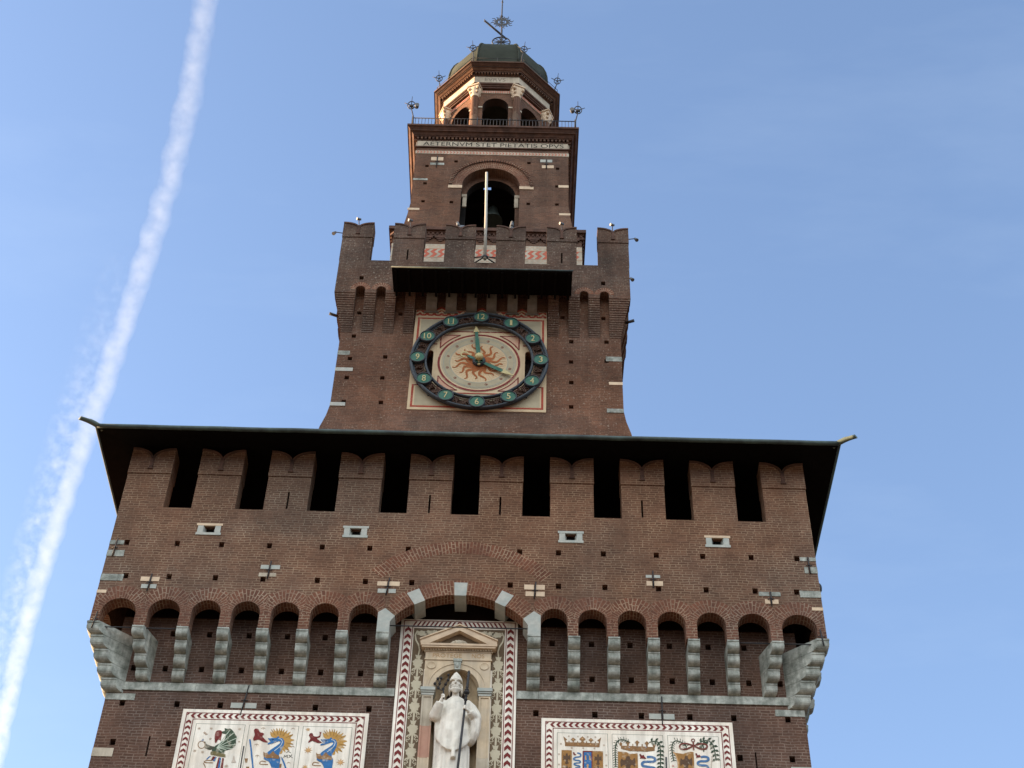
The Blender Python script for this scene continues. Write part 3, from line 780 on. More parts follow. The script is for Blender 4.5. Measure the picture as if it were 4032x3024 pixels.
for k in (0, 1, 3):
    zb.T = rotz(k, 0, CY) if k else None
    g5 = G+.012 if k == 0 else G-.002
    zb.box(-g5, g5, YG-.012, YG+.01, 50.45, 51.55, 0, 'k')
    p = .30; z0, z1 = 50.74, 51.27; n = int(2*G/p)
    for i in range(n):
        x = -G+.05+i*p
        for (za, xa, zb_, xb) in ((z0, 0, z0+.20, .16), (z0+.20, .16, z0+.33, .02), (z0+.33, .02, z1, .18)):
            zb.add([(x+xa, YG-.018, za), (x+xa+.155, YG-.018, za), (x+xb+.155, YG-.018, zb_), (x+xb, YG-.018, zb_)], 1)
    for z in (50.72, 51.26): zb.box(-g5, g5, YG-.02, YG, z-.01, z+.02, 2, 'k')
    for z, o in ((50.53, 0), (50.62, .1), (51.36, 0), (51.45, .1)):
        for i in range(36):
            x = -G+.05+i*.21+o
            if x+.12 < G: zb.add([(x, YG-.016, z), (x+.11, YG-.016, z), (x+.11, YG-.016, z+.03), (x, YG-.016, z+.03)], 2)
zb.T = None
P(zb, 'zigzag_band', gallery)

# ---- belfry
D = 3.33; YD = CY-D; ZD = 59.55
bf = MB('brick_belfry', 'brick_dark', 'dark')
bh = [hole(x, z, .075, .08) for x, z in ((-2.79, 57.48), (-1.55, 57.85), (1.62, 57.85), (2.86, 57.49), (-2.80, 56.24), (2.84, 56.23), (-2.81, 55.0), (-1.61, 54.98), (1.63, 54.98), (2.84, 54.98), (-2.82, 53.91), (-1.62, 53.9), (1.63, 53.88), (2.79, 53.89))]
bo = archhole(-1.22, 1.25, 52.6, 56.12, 20, 1.27)
for k in range(4):
    bf.T = rotz(k, 0, CY) if k else None
    if k == 0: hs = bh
    else: hs = []
    bf.flat(rect(-D, D, 52.5, ZD), [bo]+hs, YD, 0)
    for h in hs:
        hh = h[::-1]
        for i in range(4):
            (xa, za), (xb, zc) = hh[i], hh[(i+1) % 4]; bf.add([(xa, YD, za), (xa, YD+.25, za), (xb, YD+.25, zc), (xb, YD, zc)], 0)
        bf.flat(h, [], YD+.25, 1)
    o = bo[::-1]; io = archhole(-1.03, 1.07, 52.6, 56.0, 20, 1.10)[::-1]
    d = 0
    for i in range(len(o)-1):
        (xa, za), (xb, zc) = o[i], o[i+1]; L = math.hypot(xb-xa, zc-za)
        bf.add([(xa, YD, za), (xa, YD+.42, za), (xb, YD+.42, zc), (xb, YD, zc)], 0, [(0, d), (.42, d), (.42, d+L), (0, d+L)]); d += L
        (xc, zd), (xe, ze) = io[i], io[i+1]
        bf.add([(xa, YD+.42, za), (xc, YD+.42, zd), (xe, YD+.42, ze), (xb, YD+.42, zc)], 0)
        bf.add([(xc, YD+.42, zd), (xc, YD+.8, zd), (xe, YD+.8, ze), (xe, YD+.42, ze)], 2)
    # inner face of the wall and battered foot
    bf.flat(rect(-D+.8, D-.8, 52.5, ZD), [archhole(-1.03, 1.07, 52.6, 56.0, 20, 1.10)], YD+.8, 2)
    zz = [(52.48, .22), (53.2, .16), (54.0, .07), (54.8, .004)]
    for s in (-1, 1):
        for (za, ea), (zc, ec) in zip(zz[:-1], zz[1:]):
            xa, xb = (-D-ea, -1.22) if s < 0 else (1.25, D+ea); xc, xd = (-D-ec, -1.22) if s < 0 else (1.25, D+ec)
            bf.add([(xa, YD-ea, za), (xb, YD-ea, za), (xd, YD-ec, zc), (xc, YD-ec, zc)])
    bf.add([(-1.22, YD, 52.48), (1.25, YD, 52.48), (1.25, YD, 53.0), (-1.22, YD, 53.0)])
bf.T = None
# ceiling with a trap door
hx0, hx1, hy0, hy1 = -.42, -.07, 8.22, 8.92
q = D-.02
for a, b, c_, d_ in ((-q, hx0, -q, q), (hx1, q, -q, q), (hx0, hx1, -q, hy0-CY), (hx0, hx1, hy1-CY, q)):
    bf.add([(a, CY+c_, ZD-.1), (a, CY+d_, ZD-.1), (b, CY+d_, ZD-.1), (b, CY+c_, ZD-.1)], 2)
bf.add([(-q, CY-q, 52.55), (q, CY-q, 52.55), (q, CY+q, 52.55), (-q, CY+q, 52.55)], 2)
belfry = P(bf, 'belfry_wall', tower)
ba = MB('brick_arch', 'brick_dark')
AC = (.02, 56.13)
for j in range(40):
    t0, t1 = pi*j/40, pi*(j+1)/40
    pts = []; uvs = []
    for t, rr in ((t0, 1.24), (t0, 1.66), (t1, 1.66), (t1, 1.24)):
        pts.append((AC[0]+rr*cos(t), YD-.02, AC[1]+rr*sin(t)*1.02)); uvs.append((rr, t*1.5))
    ba.add(pts[::-1], 0, uvs[::-1])
    ba.add([(AC[0]+1.24*cos(t), YD+dy, AC[1]+1.24*sin(t)*1.02) for t, dy in ((t0, -.02), (t1, -.02), (t1, .002), (t0, .002))], 0)
for j in range(46):                        # cogged outer order
    t0, t1 = pi*(j+.05)/46, pi*(j+.62)/46
    for (tt0, tt1, yy, mm) in ((t0, t1, YD-.09, 0), (t1, pi*(j+1.05)/46, YD-.025, 1)):
        pts = [(AC[0]+rr*cos(t), yy, AC[1]+rr*sin(t)*1.02) for t, rr in ((tt0, 1.66), (tt0, 1.80), (tt1, 1.80), (tt1, 1.66))]
        ba.add(pts[::-1], mm)
        ba.add([(p[0], yy+d, p[2]) for p, d in ((pts[0], 0), (pts[3], 0), (pts[3], .08), (pts[0], .08))], mm)
        ba.add([(p[0], yy+d, p[2]) for p, d in ((pts[1], 0), (pts[1], .08), (pts[2], .08), (pts[2], 0))], mm)
P(ba, 'belfry_arch', belfry)
for x0, x1 in ((-1.80, -1.205), (1.235, 1.84)):
    block(x0, x1, 55.95, 56.14, 'marble_cream', YD-.02, belfry, 'impost_stone', .03)
for s in (-1, 1):
    m = MB('marble_pale'); a, b = sorted((s*1.235+.015, s*1.02+.015)); m.box(a, b, YD+.36, YD+.44, 55.85, 56.02); m.box(a+.05 if s < 0 else a, b if s < 0 else b-.05, YD+.38, YD+.44, 55.2, 55.84); P(m, 'impost_stone', belfry)
for x0, x1, z0, z1, mt in ((-D-.004, -2.71, 56.45, 56.57, 'serizzo'), (-3.42, -2.92, 54.33, 54.46, 'marble_cream'), (2.90, D+.004, 56.14, 56.30, 'marble_cream'), (2.93, 3.40, 54.19, 54.32, 'marble_cream')):
    block(x0, x1, z0, z1, mt, YD if z0 > 55 else YD-.045, belfry)
anchor([(-2.64, -2.11, 57.88, 58.12, 'marble_cream'), (-2.66, -2.05, 57.56, 57.71, 'serizzo')], -2.37, 57.35, 58.2, YD, belfry, .005)
anchor([(2.11, 2.63, 57.92, 58.11, 'serizzo_light'), (2.18, 2.70, 57.5, 57.70, 'marble_cream')], 2.38, 57.4, 58.1, YD, belfry, 0)
ib = MB('marble_pale'); 
for k in (0, 1, 3):
    ib.T = rotz(k, 0, CY) if k else None
    ib.box(-D+.02, D-.02, YD-.04, YD, 58.87, 59.26)
ib.T = None
iband = P(ib, 'inscription_band', belfry)
text_part('inscription', 'AETERNVM STET PIETATIS OPVS', -3.05, 3.12, 58.925, 59.205, YD-.04, 'letter', belfry)
bc = MB('brick_trim', 'brick_belfry', 'brick_dark')
def mould(z0, z1, e, e2=None):
    e2 = e if e2 is None else e2
    for k in range(4):
        bc.T = rotz(k, 0, CY) if k else None
        a, b = D+e, D+e2
        bc.add([(-a, CY-a, z0), (a, CY-a, z0), (b, CY-b, z1), (-b, CY-b, z1)])
        bc.add([(-D, CY-D, z0), (D, CY-D, z0), (a, CY-a, z0), (-a, CY-a, z0)][::-1])
        bc.add([(-b, CY-b, z1), (b, CY-b, z1), (D-.3, CY-D+.3, z1), (-D+.3, CY-D+.3, z1)])
    bc.T = None
mould(58.80, 58.868, .06); mould(59.262, 59.32, .06); mould(59.47, 59.53, .14); mould(59.53, 59.66, .17, .26); mould(59.66, 59.72, .32); mould(59.72, 59.84, .33, .42); mould(59.84, 59.95, .46)
for k in range(4):
    bc.T = rotz(k, 0, CY) if k else None
    n = 40
    for i in range(n):
        x = -D-.05+(2*D+.1)*(i+.5)/n; bc.box(x-.045, x+.045, YD-.12, YD, 59.33, 59.47, 1 if i % 2 else 0, 'k')
    bc.add([(-D-.02, YD-.02, 59.32), (D+.02, YD-.02, 59.32), (D+.02, YD-.02, 59.47), (-D-.02, YD-.02, 59.47)], 2)  # dark strip paints the shade in the dentil gaps
bc.T = None
for a, b, c_, d_ in ((-q, hx0, -q, q), (hx1, q, -q, q), (hx0, hx1, -q, hy0-CY), (hx0, hx1, hy1-CY, q)):
    bc.add([(a, CY+c_, 59.94), (b, CY+c_, 59.94), (b, CY+d_, 59.94), (a, CY+d_, 59.94)])
P(bc, 'belfry_cornice', belfry)
cb = MB('marble_pale', 'tile_red')
for k in (0, 1, 3):
    cb.T = rotz(k, 0, CY) if k else None
    cb.box(-D-.01, D+.01, YD-.02, YD, 58.355, 58.575, 0, 'k')
    n = 46
    for i in range(n):
        x = -D+.03+(2*D-.06)*i/n; w = .05; zc = 58.465
        cb.add([(x, YD-.025, 58.38), (x+w, YD-.025, 58.38), (x+w+.06, YD-.025, zc), (x+.06, YD-.025, zc)], 1)
        cb.add([(x+.06, YD-.025, zc), (x+w+.06, YD-.025, zc), (x+w, YD-.025, 58.55), (x, YD-.025, 58.55)], 1)
cb.T = None
P(cb, 'chevron_band', belfry)

# ---- octagonal lantern
def oct_T(k):
    a = k*pi/4; c_, s_ = cos(a), sin(a)
    return lambda p: Vector(((p.x)*c_-(p.y-CY)*s_, CY+(p.x)*s_+(p.y-CY)*c_, p.z))
T8 = math.tan(pi/8)
ln = MB('brick_belfry', 'brick_dark', 'brick_trim')
aw = 2.30; hwid = aw*T8
for k in range(8):
    ln.T = oct_T(k)
    o = archhole(-.60, .60, 59.96, 63.52, 16, .70)
    ln.slab(rect(-hwid, hwid, 59.95, 65.0), [o], CY-aw, CY-aw+.42, 0, me=1)
    ln.flat(rect(-hwid+.17, hwid-.17, 59.95, 65.0), [o], CY-aw+.42, 1)
    for j in range(16):                     # archivolt
        t0, t1 = pi*j/16, pi*(j+1)/16; pts = []; uvs = []
        for t, rr in ((t0, .60), (t0, .80), (t1, .80), (t1, .60)):
            pts.append((rr*cos(t), CY-aw-.03, 63.52+rr*1.12*sin(t))); uvs.append((rr, t*.7))
        ln.add(pts[::-1], 0, uvs[::-1])
        ln.add([(.8*cos(t), CY-aw+dy, 63.52+.8*1.12*sin(t)) for t, dy in ((t0, -.03), (t0, 0), (t1, 0), (t1, -.03))], 0)
def oct_ring(mb, a0, z0, a1, z1, m=0):
    for k in range(8):
        mb.T = oct_T(k)
        mb.add([(-a0*T8, CY-a0, z0), (a0*T8, CY-a0, z0), (a1*T8, CY-a1, z1), (-a1*T8, CY-a1, z1)], m)
    mb.T = None
def oct_mould(mb, prof, m=0):
    for (a0, z0), (a1, z1) in zip(prof[:-1], prof[1:]): oct_ring(mb, a0, z0, a1, z1, m)
oct_mould(ln, [(aw, 64.90), (2.42, 64.90), (2.42, 64.98), (2.47, 65.0), (2.47, 65.06), (2.53, 65.10), (2.53, 65.19)], 2)
lantern = P(ln, 'lantern', tower)
fr = MB('marble_pale'); oct_mould(fr, [(2.50, 65.20), (2.535, 65.20), (2.535, 65.66), (2.50, 65.66)]); P(fr, 'frieze_band', lantern)
text_part('inscription', 'EVRVS', -.56, .42, 65.29, 65.57, CY-2.536, 'letter_faint', lantern)
dn = MB('marble_pale', 'tile_red')
for k in range(8):
    dn.T = oct_T(k)
    dn.box(-.78, .78, CY-aw-.03, CY-aw, 64.60, 64.80, 0, 'k')
    for i in range(18):
        x = -.74+1.48*(i+.5)/18; dn.box(x-.012, x+.022, CY-aw-.05, CY-aw-.03, 64.62, 64.77, 1, 'k')
    for s in (-1, 1): dn.box(*sorted((s*.605, s*.80)), CY-aw-.04, CY-aw, 63.42, 63.52, 0, 'k')
dn.T = None
P(dn, 'dentil_band', lantern)
oc = MB('brick_trim', 'brick_dark', 'brick_belfry')
cp_ = [(2.50, 65.662), (2.56, 65.662), (2.56, 65.70), (2.60, 65.72), (2.60, 65.83), (2.70, 65.83), (2.70, 65.88), (2.74, 65.90), (2.84, 66.0), (2.86, 66.0), (2.86, 66.05), (2.90, 66.07), (3.0, 66.16), (3.03, 66.16), (3.03, 66.24), (2.2, 66.26)]
for q_ in range(len(cp_)-1): oct_ring(oc, *cp_[q_], *cp_[q_+1], (0, 2, 0, 1, 1, 2, 0, 2, 0, 1, 2, 0, 1, 2, 0)[q_])  # dark brick rings paint shadow lines into the cornice
for k in range(8):
    oc.T = oct_T(k)
    for i in range(15):
        x = -1.05+2.1*(i+.5)/15; oc.box(x-.04, x+.04, CY-2.68, CY-2.59, 65.73, 65.825, 2, 'k')
oc.T = None
P(oc, 'lantern_cornice', lantern)
for k in range(8):
    a = -pi/2+pi/8+k*pi/4; rr = 2.545
    cx, cy = rr*cos(a), CY+rr*sin(a)
    cl = MB('brick_belfry'); cl.lathe((cx, cy, 0), [(.20, 59.95), (.20, 60.15), (.185, 60.2), (.175, 64.1)], 0, 16, False); col = P(cl, 'column', lantern)
    cp = MB('marble_cream'); rt_ = Matrix.Rotation(a, 3, 'Z')
    cp.lathe((cx, cy, 0), [(.185, 64.10), (.21, 64.12), (.19, 64.16), (.20, 64.3), (.26, 64.5), (.25, 64.55), (.31, 64.66)], 0, 12, True)
    for s1 in (-1, 1):
        for s2 in (-1, 1):
            p = rt_ @ Vector((s1*.22, s2*.22, 0)); cp.ball((cx+p.x, cy+p.y, 64.63), .085, seg=8)
            p = rt_ @ Vector((s1*.16, s2*.16, 0)); cp.ball((cx+p.x, cy+p.y, 64.42), .07, .07, .10, seg=8)
    for z0, z1, w in ((64.70, 64.80, .26), (64.80, 64.895, .30)):
        q4 = [rt_ @ Vector((sx*w, sy*w, 0)) for sx, sy in ((-1, -1), (1, -1), (1, 1), (-1, 1))]
        cp.grid([[(cx+v.x, cy+v.y, z0) for v in q4], [(cx+v.x, cy+v.y, z1) for v in q4]], 0, True, True, False)
    P(cp, 'capital', col)
# ---- dome
dm = MB('lead')
prof = [(2.42, 66.26), (2.42, 67.0), (2.40, 67.6), (2.375, 68.1), (2.31, 68.55), (2.20, 68.95), (2.05, 69.28), (1.80, 69.60), (1.45, 69.88), (1.0, 70.1), (.5, 70.25), (.12, 70.3)]
rows = []
for a, z in prof:
    row = []
    for k in range(8):
        for t in (0, .34, .67):
            a0 = -pi/2-pi/8+k*pi/4; p0 = Vector((cos(a0), sin(a0), 0))*a/cos(pi/8); a1 = a0+pi/4; p1 = Vector((cos(a1), sin(a1), 0))*a/cos(pi/8)
            p = p0.lerp(p1, t); row.append((p.x, CY+p.y, z))
    rows.append(row)
dm.grid(rows, 0, True, True, True)
dome = P(dm, 'dome', tower)
rbm = MB('lead')
for k in range(8):
    a0 = -pi/2-pi/8+k*pi/4
    rbm.tube([(a/cos(pi/8)*cos(a0), CY+a/cos(pi/8)*sin(a0), z) for a, z in prof[1:]], .055, 0, 6)
P(rbm, 'dome_ridge', dome)
ol = MB('iron')
oct_pts = lambda a, z: [(a/cos(pi/8)*cos(-pi/2-pi/8+k*pi/4), CY+a/cos(pi/8)*sin(-pi/2-pi/8+k*pi/4), z) for k in range(9)]
for i in range(8):
    p0, p1 = oct_pts(2.9, 66.68)[i], oct_pts(2.9, 66.68)[i+1]
    ol.tube([p0, p1], .014, 0, 5)
    for t in (0, .5):
        p = Vector(p0).lerp(Vector(p1), t); ol.tube([(p.x, p.y, 66.24), (p.x, p.y, 66.7)], .014, 0, 5)
tag(P(ol, 'cornice_railing', None), 'thin low iron railing round the foot of the lead dome', 'railing')

# ================================================================== the clock
clock = thing('tower_clock', 'large round clock with green numeral discs on a painted square panel', 'clock', (0, YC, 43.1))
PY = YC-.05; ZC0 = 43.22
pn = MB('stucco', 'red', 'stucco_grey', 'maroon', 'line', 'stucco_pink', 'dark')
wl, wr = archhole(-1.91, -1.67, 42.25, 43.72), archhole(1.65, 1.89, 42.25, 43.77)
pn.slab(rect(-2.45, 2.43, 40.80, 46.02), [wl, wr], PY, YC-.004, 0)
def frame(mb, x0, x1, z0, z1, w, y, m):
    mb.box(x0, x1, y, y+.004, z1-w, z1, m, 'k'); mb.box(x0, x1, y, y+.004, z0, z0+w, m, 'k'); mb.box(x0, x0+w, y, y+.004, z0+w, z1-w, m, 'k'); mb.box(x1-w, x1, y, y+.004, z0+w, z1-w, m, 'k')
y1 = PY-.004
for za, zb_ in ((44.15, 45.60), (40.92, 42.05)):
    pn.box(-2.22, 2.20, y1, PY, za+.1, zb_-.1, 2, 'k')
    pn.box(-2.35, 2.33, y1-.001, PY, zb_-.075 if za > 43 else za, zb_ if za > 43 else za+.075, 1, 'k')
    for s in (-1, 1): pn.box(*sorted((s*2.34-.01, s*2.265-.01)), y1-.002, PY, za, zb_, 1, 'k')
for s in (-1, 1): pn.box(*sorted((s*1.5, s*2.30)), y1-.003, PY, 44.15, 44.20, 3, 'k'); 
for s in (-1, 1): pn.box(*sorted((s*1.45, s*2.30)), y1-.003, PY, 42.0, 42.05, 3, 'k')
pn.box(-1.56, 1.56, y1-.006, PY, 41.62, 44.86, 0, 'k')
y2 = y1-.010
pn.box(-1.35, 1.35, y2, y1, 44.93-.10, 44.93-.05, 3, 'k'); pn.box(-1.30, 1.30, y2, y1, 41.62, 41.67, 1, 'k')
def ringp(mb, cx, cz, r0_, r1_, y, m, n=72, a0=0, a1=360):
    for j in range(n):
        t0, t1 = rad(a0+(a1-a0)*j/n), rad(a0+(a1-a0)*(j+1)/n)
        mb.add([(cx+r*cos(t), y, cz+r*sin(t)) for t, r in ((t0, r0_), (t1, r0_), (t1, r1_), (t0, r1_))][::-1] if False else [(cx+r*cos(t), y, cz+r*sin(t)) for t, r in ((t1, r0_), (t1, r1_), (t0, r1_), (t0, r0_))][::-1], m)
def discp(mb, cx, cz, r, y, m, n=48): mb.add([(cx+r*cos(2*pi*j/n), y, cz+r*sin(2*pi*j/n)) for j in range(n)], m)
X0 = -.01
for sx in (-1, 1):
    for sz in (-1, 1):                        # painted spandrels
        th0, th1 = 67, 23
        pts = [(1.43, 1.43)]+[(1.60*cos(rad(t)), 1.60*sin(rad(t))) for t in (63.3, 58, 53, 48, 45, 42, 37, 32, 26.7)]
        q = [(X0+sx*a, ZC0+sz*b) for a, b in pts]
        pn.flat(q, [], y2-.001, 5)
        pn.stroke(q+[q[0]], .045, y2-.006, .004, 3)
discp(pn, X0, ZC0, 1.50, y2-.008, 0, 72); ringp(pn, X0, ZC0, 1.41, 1.49, y2-.012, 3)
ringp(pn, X0, ZC0, 1.03, 1.30, y2-.012, 2); 
for r in (1.33, 1.27, 1.05): ringp(pn, X0, ZC0, r-.012, r+.012, y2-.015, 4)
dial = P(pn, 'dial_panel', clock)
mk = MB('a_redbrown')
for h in range(12):
    a = rad(90-30*h-15); cx, cz = X0+1.16*cos(a), ZC0+1.16*sin(a)
    ringp(mk, cx, cz, .035, .055, y2-.016, 0, 12)
    mk.stroke([(cx-.03, cz+.04), (cx+.02, cz), (cx-.02, cz-.04)], .014, y2-.018, .003)
P(mk, 'painted_hour_mark', dial)
sn = MB('sun_red', 'a_tan', 'stucco')
for i in range(60):
    a = 2*pi*i/60; sn.stroke([(X0+.42*cos(a), ZC0+.42*sin(a)), (X0+.98*cos(a), ZC0+.98*sin(a))], .02, y2-.014, .003, 1, lambda t: 1-t*.8)
for i in range(16):
    a = 2*pi*(i+.5)/16; L = .86 if i % 2 else .98
    pts = []
    for j in range(13):
        t = j/12; r = .15+(L-.15)*t; w = .12*sin(t*pi*2.8)*t**.5
        pts.append((X0+r*cos(a)-w*sin(a), ZC0+r*sin(a)+w*cos(a)))
    sn.stroke(pts, .145, y2-.020-.001*(i % 2), .004, 0, lambda t: 1.1-.85*t)
discp(sn, X0, ZC0, .36, y2-.024, 0, 24)
P(sn, 'painted_sun', dial)
zz = MB('red', 'stucco')
n = 12
for s, xa, xb in ((-1, -2.43, -.55), (1, .55, 2.41)):
    k = 7; w = (xb-xa)/k
    zz.box(xa, xb, y1-.001, PY, 45.70, 46.0, 0, 'k')
    for i in range(k):
        x = xa+i*w
        for dz in (45.73, 45.90)[:1]:
            zz.stroke([(x, 45.80), (x+w/2, 45.93), (x+w, 45.80)], .075, y1-.006, .004, 1)
        zz.add([(x+w*.25, y1-.004, 45.70), (x+w*.75, y1-.004, 45.70), (x+w*.5, y1-.004, 45.745)], 1)
for x in (-1.5, 0, 1.5): zz.stroke([(x-.28, 45.95), (x, 46.16), (x+.28, 45.95)], .09, y1-.012, .05, 0); 
for x in (-1.5, 0, 1.5): zz.stroke([(x-.24, 45.88), (x, 46.06), (x+.24, 45.88)], .06, y1-.016, .05, 1)
P(zz, 'zigzag_border', dial)
# iron chapter ring
CZ = 43.22; RY = 3.80
ir = MB('iron_blue', 'iron_rust', 'a_tan')
def torus(mb, cx, cy, cz, R, r, m, n=72, sq=1.0):
    mb.grid([[(cx+(R+r*cos(2*pi*k/8))*cos(2*pi*j/n), cy+r*sq*sin(2*pi*k/8), cz+(R+r*cos(2*pi*k/8))*sin(2*pi*j/n)) for k in range(8)] for j in range(n+1)], m, True, False)
torus(ir, 0, RY, CZ, 2.44, .062, 0, 84, 1.6); torus(ir, 0, RY, CZ, 1.93, .052, 0, 72, 1.5); torus(ir, 0, RY+.03, CZ, 2.36, .03, 0)
torus(ir, 0, RY+.03, CZ, 2.03, .022, 1)
for h in range(12):
    for d in (0,):
        a = rad(90-30*h-15)
        for s in (-1, 1):
            for q_ in range(3):
                pts = []
                for j in range(15):
                    t = j/14; rr = 2.19+.13*cos(t*5.2+q_*2.1)*(1-.3*t); aa = a+s*rad(2+9.0*t+q_*.6)*.98
                    pts.append((rr*cos(aa), RY+.02+.01*q_, CZ+rr*sin(aa)))
                ir.tube(pts, .030, 1, 5)
        for j in range(5):
            aa = a+rad(-9+4.5*j); ir.tube([(2.03*cos(aa), RY+.03, CZ+2.03*sin(aa)), (2.35*cos(aa+rad(3*(-1)**j)), RY+.03, CZ+2.35*sin(aa+rad(3*(-1)**j)))], .022, 1, 5)
ringp(ir, 0, CZ, 2.06, 2.34, RY+.09, 1, 84)
for h in range(4):
    a = rad(45+90*h); ir.tube([(2.45*cos(a), RY, CZ+2.45*sin(a)), (2.45*cos(a), YC, CZ+2.45*sin(a))], .035, 0, 6)
P(ir, 'chapter_ring', clock)
for h in range(12):
    a = rad(90-30*h); cx, cz = 2.215*cos(a), CZ+2.215*sin(a)
    d = MB('iron_blue', 'clock_green'); y = RY-.10
    N = 28
    d.grid([[(cx+r*cos(-2*pi*k/N), yy, cz+r*sin(-2*pi*k/N)) for k in range(N)] for r, yy in ((.29, y+.14), (.29, y-.01), (.275, y-.03), (.255, y-.03), (.245, y))], 0, True, True, False)
    d.add([(cx+.246*cos(2*pi*k/N), y-.001, cz+.246*sin(2*pi*k/N)) for k in range(N)], 1)
    o = P(d, 'numeral_disc', clock)
    num = str(12 if h == 0 else h)
    w = .12 if len(num) == 1 else .25
    if num in ('1',): w = .07
    if num == '11': w = .20
    t = text_part('numeral', num, cx-w/2-.008, cx+w/2+.008, cz-.14, cz+.14, y-.004, 'clock_gold', o, .012)
    if '1' in num:                             # serif feet of the ones
        sf = MB('clock_gold'); xx = {'1': [0.01], '10': [-.105], '11': [-.07, .075], '12': [-.105]}[num]
        for x_ in xx: sf.box(cx+x_-.045, cx+x_+.045, y-.015, y-.002, cz-.14, cz-.122)
        P(sf, 'numeral_serif', o)
def hand(ang, L, tail, name, tipL):
    a = rad(90-ang); dx, dz = cos(a), sin(a); nx, nz = -dz, dx; y = RY+.06
    hb = MB('clock_green', 'clock_gold')
    def pl(pts, m, yy): hb.slab([(dx*t+nx*w, ZCH+dz*t+nz*w) for t, w in pts], [], yy, yy+.025, m)
    pl([(.1, -.05), (.45, -.075), (.9, -.075), (L-tipL, -.05), (L-tipL, .05), (.9, .075), (.45, .075), (.1, .05)], 0, y)
    pl([(L-tipL, -.05), (L-tipL-.02, -.11), (L-tipL*.55, -.06), (L, 0), (L-tipL*.55, .06), (L-tipL-.02, .11), (L-tipL, .05)], 1, y-.006)
    if tail:
        pl([(-.1, -.05), (-tail*.6, -.06), (-tail*.72, 0), (-tail*.6, .06), (-.1, .05)], 0, y-.002)
        pts = [(dx*(-tail*.86)+.13*cos(t), ZCH+dz*(-tail*.86)+.13*sin(t)) for t in [a+rad(50+26*i) for i in range(11)]]
        hb.stroke(pts, .05, y-.008, .02, 1)
    return P(hb, name, clock)
ZCH = 43.22
hand(-5.7, 1.91, 0, 'minute_hand', .34); RY -= .04; hand(120.5, 1.48, .72, 'hour_hand', .48)
bs = MB('clock_gold', 'iron_blue', 'clock_green', 'dark')
bs.T = lambda p: Vector((p.x, RY+.07-p.z, ZCH+p.y))
bs.lathe((0, 0, 0), [(.23, -.15), (.235, .02), (.20, .06), (.17, .07)], 1, 20); bs.lathe((0, -.02, 0), [(.17, .06), (.16, .10), (.10, .12)], 2, 16)
bs.lathe((0, .02, .06), [(.155, .08), (.15, .17), (.11, .22), (.04, .235)], 0, 16)
for s in (-1, 1): bs.ball((s*.085, -.09, .10), .05, .05, .04, 3, 8)
bs.ball((0, -.14, .10), .035, .035, .03, 0, 8); bs.ball((0, -.23, .05), .06, .05, .04, 0, 8)
bs.T = None
P(bs, 'clock_boss', clock)

# ================================================================== ornament panel and stone niche
orn = thing('ornament_panel', 'tall painted panel with chevron border and cream leaf candelabra behind the stone niche', 'painted panel', (0, 0, 25.0))
op = MB('stucco_white', 'sgraffito_brown', 'maroon', 'stucco')
PZ0, PZ1 = 21.6, 28.66
op.slab(rect(-1.60, 1.63, PZ0, PZ1), [rect(-.70, .76, 21.62, 27.0)], -.03, -.002, 0)
yb = -.034
op.box(-1.235, -.88, yb, -.03, PZ0, 28.36, 1, 'k'); op.box(.97, 1.275, yb, -.03, PZ0, 28.36, 1, 'k'); op.box(-.878, .968, yb, -.03, 27.0, 28.36, 1, 'k')
for x in (-1.525, -1.285): op.box(x, x+.022, yb, -.03, PZ0, 28.62 if x < -1.4 else 28.42, 2, 'k')
for x in (1.305, 1.545): op.box(x, x+.022, yb, -.03, PZ0, 28.62 if x > 1.4 else 28.42, 2, 'k')
op.box(-1.525, 1.567, yb-.002, -.03, 28.60, 28.622, 2, 'k'); op.box(-1.285, 1.327, yb-.002, -.03, 28.40, 28.42, 2, 'k')
base_ = P(op, 'plaster_ground', orn)
def chev(mb, x, z, w, h, t, y, d, m=0):
    """chevron pointing along d: 'u' up, 'l' left, 'r' right"""
    if d == 'u': q = [(-w/2, 0), (0, h), (w/2, 0), (w/2, t), (0, h+t), (-w/2, t)]
    elif d == 'r': q = [(0, -w/2), (t, -w/2), (h+t, 0), (t, w/2), (0, w/2), (h, 0)]
    else: q = [(0, -w/2), (-h, 0), (0, w/2), (-t, w/2), (-h-t, 0), (-t, -w/2)]
    mb.flat([(x+a, z+b) for a, b in q], [], y, m)
cv = MB('maroon')
for xc in (-1.393, 1.436):
    z = 21.7
    while z < 28.3:
        chev(cv, xc, z, .175, .09, .115, yb-.003, 'u'); z += .232
for s in (-1, 1):
    for i in range(11):
        x = .02+s*(.07+i*.118)
        q = [(x, 28.44), (x+s*.05, 28.44), (x-s*.03, 28.585), (x-s*.08, 28.585)]
        cv.flat(q, [], yb-.005)
P(cv, 'chevron_border', orn)
lf = MB('sgraffito_cream')
